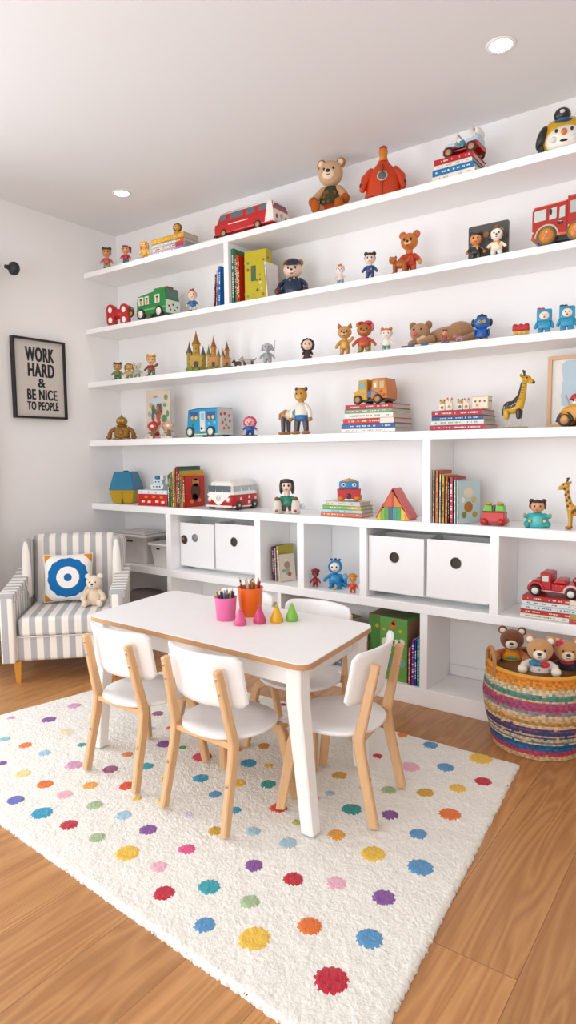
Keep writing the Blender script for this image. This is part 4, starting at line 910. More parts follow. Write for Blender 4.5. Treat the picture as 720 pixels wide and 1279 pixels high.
t, l, h = vroot('toy_truck', 'green toy truck with white front and red roof strip on the second shelf', 171, 225, 2, .018, .11, 361)
W = .11; GR = PL('2f8a44')
part(t, 'body', GR, PZ([(-.5*l, .16*h), (.12*l, .16*h), (.12*l, .92*h), (-.46*l, .82*h), (-.49*l, .6*h)], -W/2, W/2, bev=.006)); part(t, 'cab', GR, PZ([(.1*l, .14*h), (.5*l, .14*h), (.5*l, .55*h), (.46*l, .97*h), (.1*l, h)], -W/2-.002, W/2+.002, bev=.008))
for a, c in ((-.42, -.24), (-.2, -.06), (.14, .3)):
    side(t, rect(a*l, c*l, .5*h, .78*h), W+.002, PL('ccd6cc'), 'window'); part(t, 'passenger', PL('d9a06a'), E(((a+c)/2*l, -W/2-.002, .60*h), (.04*l, .002, .09*h)), E(((a+c)/2*l, -W/2-.002, .69*h), (.045*l, .002, .04*h), PL('4a3426')))
side(t, rect(-.49*l, .48*l, .30*h, .35*h), W+.004, PL('8ac090'), 'side_stripe')
endp(t, rect(-W*.5, W*.5, .15*h, .56*h), l*.5, PL('dfe6da'), 'front_panel'); endp(t, rect(-W*.42, W*.42, .62*h, .9*h), l*.482, GLASS, 'windscreen')
for sx, zz in ((-.3, .36), (.3, .36), (0, .42), (-.12, .24), (.2, .24)): endp(t, disc(sx*W, zz*h, .0065, 12), l*.502, PL('3a4a3a'), 'front_mark')
part(t, 'light_bar', PL('c8343a'), B((.28*l, 0, 1.02*h), (.3*l, W*.5, .06*h), bev=.004)); part(t, 'bumper', PL('d2dccf'), B((.5*l, 0, .17*h), (.03*l, W, .1*h), bev=.004))
wheels(t, (-.34*l, .27*l), W+.008, .2*h, hub='dfe4d6')
F1(241, 2, 362, 'small toy figure with ginger hair and blue shirt right of the green truck', skin='efd2bb', hair='c8632c', hstyle='tuft', top='3a78b0', bot='e2ddd6', shoe='8a6a5a')
# thin books leaning on the second shelf upright, then the thick ones right of it
ug = 'upright picture books on the second shelf'
z2 = SH[2]+.0012
xb = 1.152
for i, (nm, cv, tk, hh, lean, tx) in enumerate((('bright blue', '2a7ac0', .016, .205, .03, 'd9e6f0'), ('white and plum', 'cfc3cc', .010, .188, .06, '8a3a6a'), ('maroon', '9a3a58', .008, .168, .085, 'e6c8d0'))):
    xb -= tk+.006; book_up(f'thin {nm} book leaning on the left of the short upright, second shelf', xb-hh*lean*.5, .008, z2, tk, .14, hh, cv, ug, lean=lean, txt=tx)
book_up('tall teal book right of the short upright on the second shelf', 1.210, .025, z2, .016, .17, .285, '2f8f88', ug, lean=.0, txt='e8e6da', back='24706a')
book_up('thin green book between the teal and orange books, second shelf', 1.228, .03, z2, .01, .2, .272, '4f7a3a', ug, txt='e8e0c0')
book_up('orange spined thin book beside the red picture book, second shelf', 1.2395, .026, z2, .013, .17, .250, 'd9682c', ug, txt='f0dcb8')
book_up('red picture book with a flower and animal cover on the second shelf', 1.254, .024, z2, .012, .185, .243, 'd03a2a', ug, txt='f2d8b0', art=[('cover_flower', .42, .72, .2, .13, 'e2b04a'), ('cover_flower', .7, .5, .2, .16, '7a4a2a'), ('cover_dot', .3, .86, .09, .06, 'f0e0d0'), ('cover_dot', .6, .25, .13, .09, '4a2a1e'), ('cover_dot', .3, .2, .1, .07, 'e8c8a0'), ('cover_dot', .45, .48, .1, .07, 'f0d0a0')])
# thick yellow album turned towards the room
th, dd, hh = .066, .135, .262
o = MB(); o.box((0, 0, hh/2), (dd, th, hh), CV('cdbd1c'), bev=.004); o = o.build('book'); o.location = (1.345, .085, z2); o.rotation_euler = (0, 0, .12)
tag(o, 'thick yellow green picture book with small pictures on its cover, second shelf', 'book', ug)
rnd = random.Random(11)
part(o, 'pages', PP('e0d59a'), B((0, 0, hh/2), (dd-.006, th-.012, hh+.001)))
for k in range(16):
    a, c = rnd.uniform(-.4, .4)*dd, hh*rnd.uniform(.08, .92); part(o, 'cover_picture', CV(rnd.choice(['5a7a2a', '8a9a2e', '3a5a6a', 'a0782c', 'e6df8a', '6a8aa0'])), PZ(disc(a, c, rnd.uniform(.004, .009), 12), -th/2-.0008, -th/2+.001))
for k in range(5): part(o, 'cover_picture', CV(rnd.choice(['5a7a2a', '8a8a2e', 'b0702c'])), PZ(disc(rnd.uniform(-.3, .3)*th, hh*(.15+.17*k), .007, 12), -.0008, .001, rot=RZ(PI/2), c=(dd/2, 0, 0)))
part(o, 'spine_title', CV('4a6a3a'), B((-dd*.08, -th/2-.0004, hh*.55), (dd*.22, .001, hh*.3)))
book_up('thin white book leaning against the thick yellow book, second shelf', 1.445, .02, z2, .012, .10, .18, 'e9e4dd', ug, lean=-.07, txt='b9b2a8')
# navy bear
fig('toy_bear', 'navy toy bear in captain cap with coloured buttons sitting on the second shelf', 'toy bear', 366.5, 2, 323, Y=.085, pose='sit', skin='e6c3ae', top='1d3350', bot='1d2c44', shoe='5a3018', head=(.26, .22, .22), hz=.70, hat=('cap', '1f2c44'), ears='bear', earc='c8963c', snout='efd8c8', nose='2a1c1c', wide=1.55, buttons=['e2b040', 'c8503a', '5aa070', 'd9a090'], hand='c8843c', turn=.45)
F1(425.5, 2, 331, 'tiny white toy cat with orange hair and blue skirt on the second shelf', skin='efe6dc', hair='d98a5a', hstyle='tuft', ears='cat', top='e6d2c8', bot='8ab0c0', shoe='c89a8a', wide=1.15, nose='d87a7a')
F1(462.5, 2, 315, 'black haired toy boy in a blue jumper standing on the second shelf', skin='ead2c0', hair='1d1a1c', hstyle='buns', top='2a5a9a', bot='2c4a78', shoe='3a2a28', hand='6a4032', buttons=['d8604a', 'e2b040'])
fig('toy_bear', 'orange toy bear in a red romper standing behind a brown pup, second shelf', 'toy bear', 511.5, 2, 289, Y=.10, skin='d9853c', top='d2461e', bot='c8601e', shoe='b8561c', ears='bear', earc='d07a34', snout='efc890', nose='3a1c14', head=(.2, .18, .19), hz=.77, hand='e0a860', turn=.2)
x, z, hh = place(496, 2, .045, 316)
t = thing('toy_dog', 'brown orange toy pup standing in front of the orange bear, second shelf', 'toy dog', (x+.01, .045, z), look(x, 0)*.4, None, .088)
DG = PL('b8682a')
part(t, 'torso', DG, E((.08, 0, .52), (.36, .19, .22))); part(t, 'head', PL('c47a34'), E((-.3, -.08, .72), (.2, .18, .19)), E((-.36, -.2, .66), (.1, .1, .08)))
for a, c in ((-.2, -.1), (-.2, .1), (.3, -.1), (.3, .1)): l_ = part(t, 'leg', DG, T([(a, c, .45), (a, c, .09)], [.1, .085])); part(l_, 'paw', PL('d2622a'), E((a-.04, c-.02, .06), (.12, .1, .06)))
for s in (-1, 1): part(t, 'ear', PL('9a5222'), E((-.3+s*.14, -.02, .86), (.06, .05, .1))); part(t, 'eye', PL(BLACK), E((-.32+s*.08, -.245, .75), .025))
part(t, 'nose', PL(BLACK), E((-.38, -.295, .68), .03)); part(t, 'tail', DG, T([(.4, 0, .6), (.52, 0, .72), (.55, 0, .85)], [.06, .05, .04]))
# dark picture panel with two figures before it
x0 = xat(585, .09, z2); x1 = xat(635, .09, z2); hp = zat((x0+x1)/2, .09, 279)-z2
t = thing('printed_board', 'dark grey picture panel standing behind two toy figures, second shelf', 'picture panel', ((x0+x1)/2, .09, z2))
part(t, 'panel', PT('4a4844'), PZ(rrect(x1-x0, hp, .008, 4, 0, hp/2), 0, .012, bev=.001))
for a, c, r, hx in ((-.3, .7, .014, '8a6a4a'), (-.05, .72, .012, 'a8763c'), (.3, .75, .015, '7d8a7a'), (.02, .4, .016, '5d5a54'), (.18, .55, .012, '94a08c'), (-.42, .35, .01, '6a6258')): part(t, 'printed_picture', CV(hx), PZ(disc(a*(x1-x0), c*hp, r, 16), -.0008, .001))
part(t, 'base_ledge', PL('d8d2c8'), B((0, -.015, .008), ((x1-x0)*.3, .03, .016), bev=.003))
F1(594.5, 2, 290, 'black haired toy boy in a black vest before the dark panel, second shelf', Y=.045, skin='e6a068', hair='1c191a', hstyle='buns', top='2a2628', bot='3a3436', shoe='7a3a20', hand='e0862c', scarf='d9a050', wide=1.15)
F1(620.5, 2, 283, 'white toy dog figure with brown ear before the dark panel, second shelf', Y=.045, skin='efe8dc', hair='8a4a22', hstyle='tuft', ears='dog', earc='3a2a24', top='e8dcc8', bot='e6e0d6', shoe='3a6a5a', hand='5a3426', scarf='e0a850', nose='1c1a1a', wide=1.2)
# red fire truck
t, l, h = vroot('toy_fire_truck', 'red wooden toy fire truck with yellow wheels at the right end of the second shelf', 664, 738, 2, .014, .12, 246)
W = .12; FR = PL('b8301f')
part(t, 'body', FR, PZ([(-.5*l, .2*h), (.2*l, .2*h), (.2*l, .93*h), (-.46*l, .88*h), (-.5*l, .8*h)], -W/2, W/2, bev=.006)); part(t, 'cab', FR, PZ([(.18*l, .16*h), (.5*l, .16*h), (.5*l, .6*h), (.44*l, h), (.18*l, h)], -W/2-.002, W/2+.002, bev=.008))
part(t, 'running_board', PL('d9682a'), B((-.15*l, 0, .2*h), (.72*l, W+.004, .05*h), bev=.002)); part(t, 'chassis', DARK, B((.05*l, 0, .13*h), (.86*l, W*.8, .1*h)))
for a, c in ((-.46, -.22), (-.16, -.02), (.03, .14)): side(t, [(a*l, .54*h), (c*l, .56*h), (c*l, .8*h), ((a+.01)*l, .78*h)], W, PL('c2c8c6'), 'window')
part(t, 'driver', PL('2a2522'), E((-.13*l, -W/2-.002, .71*h), (.025*l, .003, .07*h))); side(t, rect(.24*l, .42*l, .6*h, .86*h), W+.004, PL('aab4b4'), 'cab_window')
part(t, 'door_handle', DARK, B((.05*l, -W/2-.002, .45*h), (.1*l, .006, .06*h), bev=.002)); part(t, 'wheel_arch', PL('c9b79a'), T([(-.2*l+.205*h*1.18*math.cos(a), -W/2-.001, .2*h+.205*h*1.18*math.sin(a)) for a in [PI*k/12 for k in range(13)]], .004))
part(t, 'side_lamp', PL('e6ddd0'), E((-.48*l, -W/2, .32*h), .005), E((.22*l, -W/2-.003, .3*h), (.02*l, .003, .012)))
for xx in (-.2*l, .36*l):
    for yy in (-W/2+.003, W/2-.003):
        w_ = wheel(t, xx, yy, .205*h, .205*h, .026, hub='e8982a', tyre='6a5a44', hr=.74); part(w_, 'hub_disc', PL('d8909a'), L([(0, -.0165), (.05*h, -.0165), (.05*h, .0165), (0, .0165)], c=(xx, yy, .205*h), rot=RX(PI/2), seg=16))

# ================================================================== SHELF 3
F1(147.5, 3, 453, 'tiny toy figure in green and brown at the far left of the third shelf', skin='c8a06a', hair='5a4a2c', hstyle='buns', top='7a8a4a', bot='5a8a5a', shoe='4a4a30', wide=1.3, head=(.25, .2, .22), base='6a8a6a')
F1(162, 3, 453.5, 'tiny tan toy figure with folded arms beside the leftmost figure, third shelf', skin='d9b070', hair='8a7a4a', hstyle='bob', top='c8a868', bot='9aa878', shoe='5a5a40', wide=1.4, head=(.27, .2, .22))
F1(171.5, 3, 452.5, 'tiny grey white toy mouse third from the left on the third shelf', skin='c9c0b0', ears='bear', top='a8a890', bot='8a9a80', shoe='6a6a50', wide=1.4, head=(.26, .2, .22), nose='4a3a34')
F1(189.5, 3, 443, 'toy figure in yellow hat and green trousers on an orange base, third shelf', skin='e8c090', hair='d9a02c', hstyle='buns', top='9a4a3a', bot='3a8a5a', shoe='8a5a34', base='d9924a', hand='7a2a24', wide=1.1, armup=1)
# three toy castles
def tower(p, x, y, z0, r, h, ch, wall_, roof, name='tower'):
    o = part(p, name, PL(wall_), L([(r*1.12, z0), (r*1.1, z0+.02*h), (r, z0+.05*h), (r*.92, z0+h*.86), (r*1.18, z0+h*.9), (r*1.18, z0+h), (r*.9, z0+h)], c=(x, y, 0), seg=16))
    part(o, 'spire', PL(roof), L([(r*1.25, z0+h), (r*.9, z0+h+ch*.22), (r*.42, z0+h+ch*.6), (r*.1, z0+h+ch), (0, z0+h+ch*1.02)], c=(x, y, 0), seg=16))
    part(o, 'finial', PL('b07a3a'), E((x, y, z0+h+ch*1.03), r*.14), T([(x, y, z0+h+ch), (x, y, z0+h+ch*1.15)], r*.05))
    part(o, 'arrow_slit', PL('5a4a2a'), *[PZ(rrect(r*.28, h*.12, r*.12, 3, 0, z0+h*q), -r*1.02, -r*.8, c=(x, y, 0)) for q in (.35, .62)])
    return o
def castle(u0, u1, v0, label, w1, w2, roof, roof2, trim, n):
    x, z, hh = place((u0+u1)/2, 3, .08, v0); dp = depth((x, .08, z)); wd = (u1-u0)*dp/FPX*1.2
    t = thing('toy_castle', label, 'toy castle', (x, .08, z), look(x, .08)*.8, 'toy castles on the third shelf')
    part(t, 'rock_base', PL(trim), L([(0, 0), (wd*.5, 0), (wd*.49, hh*.05), (wd*.4, hh*.1), (0, hh*.11)], seg=18, sy=.6), *[E((wd*.4*math.cos(a), wd*.26*math.sin(a), hh*.06), (wd*.1, wd*.08, hh*.06)) for a in [2*PI*k/9 for k in range(9)]])
    part(t, 'keep', PL(w1), B((0, .0, hh*.24), (wd*.55, wd*.34, hh*.34), bev=.004)); part(t, 'gate', PL('2a2018'), PZ([(-wd*.09, hh*.06), (wd*.09, hh*.06), (wd*.09, hh*.2)]+[(wd*.09*math.cos(a), hh*.2+wd*.09*math.sin(a)) for a in [PI*k/8 for k in range(1, 8)]]+[(-wd*.09, hh*.2)], -wd*.19, -wd*.16))
    part(t, 'gate_arch', PL(trim), T([(wd*.11*math.cos(a), -wd*.18, hh*.2+wd*.11*math.sin(a)) for a in [PI*k/10 for k in range(11)]], wd*.018))
    part(t, 'battlement', PL(w2), *[B((wd*.24*(k-2)/2, -wd*.16, hh*.43), (wd*.06, .005, hh*.05)) for k in range(5)])
    tower(t, 0, .0, hh*.36, wd*.16, hh*.32, hh*.29, w1, roof)
    for sx, k, rr in ((-1, .66, .12), (1, .56, .11))[:n]: tower(t, sx*wd*.3, -.004, hh*.06, wd*rr, hh*k*.62, hh*k*.38, w2, roof2)
    for sx in (-1, 1): part(t, 'bush', PL('7a8a34'), E((sx*wd*.24, -wd*.2, hh*.1), (wd*.08, wd*.06, hh*.05)), E((sx*wd*.14, -wd*.22, hh*.08), (wd*.05, wd*.04, hh*.035), PL('b8503a')))
castle(234, 258, 413.5, 'tallest yellow toy castle with brown spires, beside the orange tan castle', 'c8a032', 'a8963a', 'a0703a', '5a5048', '7f8f38', 2)
castle(259, 276, 420, 'orange tan toy castle with spires, middle of the three castles', 'd0964a', 'c8a05a', 'a85a34', '6a7a3a', '9a8a3a', 2)
castle(277.5, 291, 426, 'brown toy castle with a single round tower, right of the three castles', 'b87a3a', 'c89a50', '8a4a2c', '7a5a34', '6a7a3a', 1)
def quad(name, label, cat, u, s, v0, col, Y=.05, rz=0, hh=None, legc=None, ear='bear', snoutc=None, L_=1.0, extra=None, K=PL, eyec=BLACK):
    x, z, h = place(u, s, Y, v0); h = hh or h
    t = thing(name, label, cat, (x, Y, z), rz, None, h)
    part(t, 'torso', K(col), E((.12*L_, 0, .52), (.5*L_, .24, .27)))
    hd = part(t, 'head', K(col), E((-.42*L_, -.06, .72), (.24, .2, .22)), E((-.55*L_, -.16, .65), (.14, .13, .11), K(snoutc) if snoutc else None))
    for s_ in (-1, 1):
        part(hd, 'ear', K(legc or col), E((-.38*L_, s_*.15-.03, .92), (.05, .06, .1) if ear == 'bear' else (.16, .03, .18))); part(hd, 'eye', PL(eyec), E((-.5*L_, -.06+s_*.12, .8), .03)) if s_ > 0 else part(hd, 'eye', PL(eyec), E((-.48*L_, -.235, .78), .03))
    for a in (-.22*L_, .42*L_):
        for c in (-.13, .13): part(t, 'leg', K(legc or col), T([(a, c, .45), (a, c, .105)], [.12, .1]))
    part(t, 'tail', K(legc or col), T([(.58*L_, 0, .6), (.72*L_, 0, .68), (.76*L_, 0, .85)], [.05, .04, .03])); part(hd, 'nose', PL(BLACK), E((-.68*L_, -.2, .68), .035))
    if extra: extra(t)
    return t
quad('toy_horse', 'small dark brown toy horse right of the castles on the third shelf', 'toy animal', 296.5, 3, 446, '4a3026', hh=.042, rz=.4)
quad('toy_mouse', 'grey brown toy mouse lying low on the third shelf', 'toy animal', 309, 3, 437, 'a89f98', hh=.052, rz=.35, L_=1.3, legc='5a3a2c')
def trunk(t): part(t, 'trunk', PL('a3a5a6'), T([(0, -.2, .66), (0, -.33, .55), (.03, -.36, .4)], [.07, .055, .04])); part(t, 'spear', PL('b0b2b2'), T([(.3, -.05, .2), (.36, -.05, 1.05)], .015))
trunk(fig('toy_elephant', 'grey toy elephant figure holding a thin spear on the third shelf', 'toy figure', 334.5, 3, 427, skin='b0b2b3', top='9a9c9e', bot='a3a5a6', shoe='8a8c8e', ears='dog', earc='9c9ea0', mouth=None, wide=1.2))
F1(384.5, 3, 422, 'black haired toy bust with pale face and dark red base on the third shelf', skin='ecc9b4', hair='1d1719', hstyle='mane', pose='bust', top='2a2024', base='8a2a2c', head=(.25, .22, .25), hz=.66)
fig('toy_bear', 'tan toy bear with a yellow shirt waving on the third shelf', 'toy bear', 431, 3, 405, skin='d9a468', ears='cat', earc='c8763c', top='d9a850', bot='cf9a58', shoe='c88a4a', snout='efd4a4', nose='3a2018', belly='e8c070', head=(.23, .2, .2), hz=.74, armup=1)
t = fig('toy_bear', 'brown toy bear with red scarf and flower hat beside the tan bear', 'toy bear', 455.5, 3, 402, skin='b8763c', ears='bear', earc='c4803c', top='c8603a', bot='9a8a3a', shoe='b8563a', snout='d9a060', nose='2a1814', scarf='d8506a', head=(.24, .2, .21), hz=.74, wide=1.3, hand='c8703c')
part(t, 'flower_hat', PL('d84a6a'), E((.12, -.03, .96), (.14, .1, .07)), E((-.1, .0, .96), (.12, .1, .06), PL('b8433a')), E((.26, -.05, .82), (.06, .06, .12), PL('e0788a')))
F1(483, 3, 410, 'toy figure with ginger hair, white face and teal trousers on the third shelf', skin='f0e2d6', hair='d9863c', hstyle='buns', top='e6e0d6', bot='3aa08a', shoe='c8b8a8', wide=1.15, blush=1, mouth='c8404a', head=(.26, .22, .23))
# lying plush dog on a striped mat
x, z, hh = place(548, 3, .13, 400)
t = thing('plush_dog', 'large tan plush dog lying on the third shelf', 'plush toy', (x, .15, z+.008), look(x, .1)*.35, None, 1)
PD = PU('b98f68')
part(t, 'torso', PD, E((.045, .02, .048), (.105, .062, .046), seg=24, rings=16), E((.085, .02, .062), (.062, .06, .048), seg=20, rings=14))
hd = part(t, 'head', PU('bf9670'), E((-.085, -.03, .068), (.045, .04, .042), seg=22, rings=14), E((-.09, -.066, .056), (.022, .02, .018)))
for s in (-1, 1): part(hd, 'ear', PU('a67c56'), E((-.085+s*.036, -.02, .100), (.017, .012, .02))); part(hd, 'eye', PL(BLACK), E((-.087+s*.017, -.068, .078), .0045))
part(hd, 'nose', PL('e0606a'), E((-.094, -.085, .054), (.012, .008, .010))); part(t, 'chest', PU('d9c4a8'), E((-.075, -.04, .03), (.03, .03, .03)))
for a, c in ((-.06, -.075), (-.11, -.06), (.12, -.045)): part(t, 'leg', PD, T([(a+.03, c+.03, .03), (a-.005, c-.012, .014)], [.022, .015]))
part(t, 'tail', PU('8a6446'), T([(.14, .0, .04), (.175, -.03, .02), (.2, -.045, .012)], [.02, .014, .01]))
xm = xat(530, .035, z); t = thing('play_mat', 'narrow blue and pink striped mat lying before the plush dog', 'play mat', (xm-.0, .035, z), look(xm, 0)*.2)
for i, hx in enumerate(('7a4a6a', '3a7ab0', 'd9d2c8', '2f86b8', 'c8c0b8', 'e8dcd2', 'd86a7a', 'b8a8a0')): part(t, 'mat_panel', FB(hx), B((-.085+i*.031, 0, .0045), (.03, .035+.006*(i % 2), .009), bev=.003))
F1(556, 3, 408, 'tiny toy figure in red scarf and blue skirt leaning on the plush dog', Y=.037, zb=SH[3]+.0105, skin='e8b090', hair='7a2a24', hstyle='cap', top='c8404a', bot='2f86b0', shoe='3a7ab0', turn=.3, h=.055)
quad('toy_lizard', 'tiny pink and grey toy animal by the plush dog tail', 'toy animal', 573, 3, 420, 'c8808a', Y=.03, hh=.035, rz=.3, legc='8a8a90')
# round blue bird like toy
x, z, hh = place(602, 3, .06, 393)
t = thing('toy_bird', 'round blue toy bird with black ears and orange feet on the third shelf', 'toy bird', (x, .06, z), look(x, 0)*.9, None, hh)
part(t, 'body', PL('1f68b0'), L([(0, .08), (.2, .08), (.25, .2), (.22, .42), (.16, .5), (0, .52)], sy=.85)); part(t, 'head', PL('1f70bc'), E((0, -.02, .68), (.32, .26, .26)))
for s in (-1, 1): part(t, 'ear', PL('1c2430'), E((s*.31, .02, .7), (.09, .12, .15))); part(t, 'eye', PL('e6c23a'), E((s*.09, -.26, .7), (.065, .04, .055))); part(t, 'pupil', PL(BLACK), E((s*.08, -.295, .70), .02)); part(t, 'foot', PL('e8a020'), E((s*.12, -.1, .05), (.12, .17, .055))); part(t, 'wing', PL('1a5a98'), E((s*.25, -.02, .32), (.05, .12, .15)))
part(t, 'beak', PL('e0a03a'), L([(.05, 0), (0, .1)], c=(0, -.26, .63), rot=RX(PI/2))); part(t, 'crest', PL('20242c'), E((0, 0, .92), (.2, .16, .07)), E((.0, -.05, .98), (.06, .06, .05))); part(t, 'tail', PL('23262a'), B((.33, .02, .04), (.3, .14, .05), bev=.01))
# small red block toy
x, z, hh = place(651, 3, .05, 404)
t = thing('toy_cottage', 'small red topped toy cottage right of the blue bird, third shelf', 'toy house', (x, .05, z), look(x, 0)*.8, None, 1)
part(t, 'walls', PL('d9cf9a'), B((0, 0, .011), (.062, .035, .02), bev=.003)); part(t, 'green_base', PL('6a9a4a'), B((0, 0, .003), (.07, .045, .006), bev=.002))
part(t, 'roof', PL('c8302c'), B((0, 0, .031), (.066, .04, .022), bev=.006), *[E((a, -.005, .043), (.011, .012, .008)) for a in (-.022, 0, .022)]); part(t, 'window', PL('e6b03a'), *[E((a, -.0175, .012), (.008, .002, .006)) for a in (-.018, .002, .02)])
def blockdoll(u, v0, label, bow):
    x, z, hh = place(u, 3, .05, v0); t = thing('toy_doll', label, 'toy doll', (x, .055, z), look(x, 0)*.9, 'blue square headed dolls on the third shelf', hh)
    BL = PL('3aa2c8'); part(t, 'hood', BL, B((0, 0, .74), (.58, .34, .5), bev=.06, seg=3)); part(t, 'body', BL, B((0, 0, .36), (.5, .3, .34), bev=.07, seg=3)); part(t, 'face', PL('efdcc8'), E((0, -.15, .72), (.2, .06, .17)))
    for s in (-1, 1): part(t, 'leg', PL('2f93bc'), B((s*.14, 0, .12), (.22, .28, .24), bev=.05, seg=3)); part(t, 'arm', BL, T([(s*.25, 0, .46), (s*.33, -.06, .28)], [.08, .07])); part(t, 'eye', PL(BLACK), E((s*.07, -.205, .75), .022))
    part(t, 'mouth', PL('a83a3a'), E((0, -.205, .65), (.04, .02, .025))); part(t, 'nose', PL('e0a080'), E((0, -.21, .7), .02)); part(t, 'bow', PL(bow), E((-.2, -.1, 1.0), (.09, .05, .06)), E((-.06, -.1, 1.0), (.08, .05, .05)))
blockdoll(679.5, 386, 'blue square hooded doll with a red bow on the third shelf', 'b8404a'); blockdoll(708, 382, 'blue square hooded doll with a dark bow at the right end of the third shelf', '2a3444')
# ================================================================== SHELF 4
z4 = SH[4]+.0012
x, z, hh = place(153, 4, .07, 519)
t = thing('toy_robot', 'golden brown toy robot with a round head at the left of the fourth shelf', 'toy robot', (x, .07, z), look(x, 0)*.7, None, hh)
GO = PL('a8842c'); BZ = PL('96622a')
part(t, 'body', GO, L([(0, .06), (.28, .06), (.34, .14), (.32, .4), (.2, .54), (0, .55)], sy=.75)); part(t, 'head', GO, E((0, 0, .76), (.24, .22, .2))); part(t, 'crown', BZ, L([(.1, .93), (.04, .97), (.03, 1.02), (0, 1.03)]))
for s in (-1, 1):
    part(t, 'eye', PL('e2d28a'), E((s*.09, -.2, .79), (.05, .03, .045))); part(t, 'arm', BZ, T([(s*.3, -.02, .45), (s*.46, -.06, .34), (s*.5, -.08, .2)], [.09, .085, .1])); part(t, 'foot', BZ, B((s*.2, -.06, .035), (.3, .36, .07), bev=.02)); part(t, 'claw', BZ, E((s*.52, -.12, .09), (.12, .14, .09)))
part(t, 'neck_ring', BZ, T([(.2*math.cos(a), .17*math.sin(a), .57) for a in [2*PI*k/20 for k in range(20)]], .035, closed=True)); part(t, 'chest_plate', BZ, E((0, -.24, .3), (.14, .05, .14))); part(t, 'mouth', PL('6a3a1c'), E((0, -.21, .69), (.08, .03, .02)))
# picture card
x0 = xat(183, .11, z4); x1 = xat(219, .11, z4); xm = (x0+x1)/2; hp = zat(xm, .11, 488)-z4; wp = .165
t = thing('picture_card', 'tall beige picture card with flowers and animals leaning on the fourth shelf', 'picture card', (xm, .10, z4), .30)
part(t, 'card', PT('cfc0ae'), PZ(rect(-wp/2, wp/2, 0, hp), -.004, .004, bev=.0015))
for a, c, rx_, rz_, hx in ((.02, .66, .1, .08, 'a86a4a'), (-.36, .52, .07, .07, '8aa090'), (.38, .52, .07, .07, '6a9a5a'), (-.1, .88, .1, .03, 'd9b48a'), (-.36, .26, .08, .07, 'b8543c'), (.1, .55, .08, .06, 'c8583a'), (-.1, .56, .07, .06, '5a7a5a'), (.36, .34, .07, .06, 'd8b8a0'), (-.05, .78, .28, .09, 'b9c6cf'), (-.3, .7, .07, .05, 'd9b060'), (.33, .86, .08, .06, '8a9a5a'), (-.2, .62, .08, .09, '4a6a5a'), (.12, .64, .07, .1, '5a6a6a'), (.0, .48, .1, .11, 'a85a3a'), (-.22, .46, .07, .1, '6a5a4a'), (.24, .42, .12, .08, '4a8a4a'), (.28, .7, .07, .04, '6aa050'), (-.2, .3, .13, .07, 'c83a38'), (.02, .34, .08, .06, 'd84a40'), (.26, .26, .13, .1, 'c89a88'), (.1, .16, .09, .07, 'e6ddd2'), (-.3, .16, .09, .08, 'd9cbb8'), (-.1, .1, .14, .06, 'c83c3c')):
    part(t, 'printed_picture', CV(hx), PZ(disc(a*wp, c*hp, 1, 18, rx_*wp, rz_*hp), -.0048, -.003))
for i, (u, hx, nm) in enumerate(((188, 'efe9e2', 'white and red'), (208, 'ece6df', 'plain white'))):
    x = xat(u, .03, z4); book_flat(f'small {nm} board book lying before the picture card', (x, .03, z4), .1, .085, .05, .012, hx, 'board books before the picture card', band=('c83a3a' if i == 0 else None), txt=('c83a3a' if i == 0 else 'b0a8a0'))
FW = 'small flower animals before the picture card'
for u, hx, lab, v0 in ((191, 'c83a34', 'red flower headed toy on the white and red board book', 513), (211, 'd9b4a0', 'pale pink flower headed toy on the plain white board book', 515)):
    x = xat(u, .055, z4+.013); hh = .085
    t = thing('flower_toy', lab, 'toy flower', (x, .055, z4+.0135), .5, FW, hh)
    part(t, 'stem', PL('8a6a5a'), L([(0, 0), (.2, 0), (.16, .1), (.09, .5), (0, .52)], sy=.6)); part(t, 'petal', PL(hx), *[E((.24*math.cos(a), -.02, .72+.2*math.sin(a)), (.15, .08, .13)) for a in [2*PI*k/6 for k in range(6)]]); part(t, 'heart', PL('f0e6da'), E((0, -.09, .72), (.13, .06, .11)))
    part(t, 'leaf', PL('6a8a4a' if hx[0] == 'c' else 'a07a5a'), E((.2, -.03, .3), (.14, .04, .08)), E((-.2, -.03, .25), (.13, .04, .08)))
# blue van
t, l, h = vroot('toy_van', 'bright blue toy van with grey flowered end on the fourth shelf', 233, 291, 4, .04, .125, 510)
W = .125; CY = PL('2a9fd0')
part(t, 'body', CY, PZ([(-.5*l, .1*h), (.5*l, .1*h), (.5*l, .99*h), (-.1*l, h), (-.44*l, .94*h)], -W/2, W/2, bev=.006)); part(t, 'roof_panel', PL('23748a'), PZ([(-.43*l, .945*h), (-.1*l, h), (.5*l, .99*h), (.5*l, 1.01*h), (-.1*l, 1.02*h), (-.43*l, .965*h)], -W/2+.004, W/2-.004))
for a, c in ((-.38, -.1), (.16, .42)):
    side(t, rect(a*l, c*l, .6*h, .88*h), W, PL('3a5f86'), 'window'); part(t, 'passenger', PL('e0b48a'), E(((a*.7+c*.3)*l, -W/2-.001, .68*h), (.045*l, .003, .07*h)), E(((a*.25+c*.75)*l, -W/2-.001, .68*h), (.045*l, .003, .07*h), PL('d9cf6a')), E(((a*.7+c*.3)*l, -W/2-.002, .77*h), (.05*l, .003, .03*h), PL('6a4ab0')))
side(t, rect(-.05*l, .11*l, .16*h, .9*h), W, PL('d2d6d2'), 'door'); side(t, rect(-.02*l, .08*l, .6*h, .84*h), W+.002, PL('9ab4c0'), 'door_window'); side(t, rect(-.3*l, .45*l, .14*h, .2*h), W, PL('6aa05a'), 'grass_strip')
for a, c, hx in ((-.28, .42, '3a8a4a'), (-.3, .5, '4aa05a'), (.3, .34, '8ad0e6'), (.22, .46, '7ac8e0'), (.4, .5, '8ad0e6'), (.0, .3, 'd9c84a')): side(t, disc(a*l, c*h, .008, 12), W, PL(hx), 'decal', both=False)
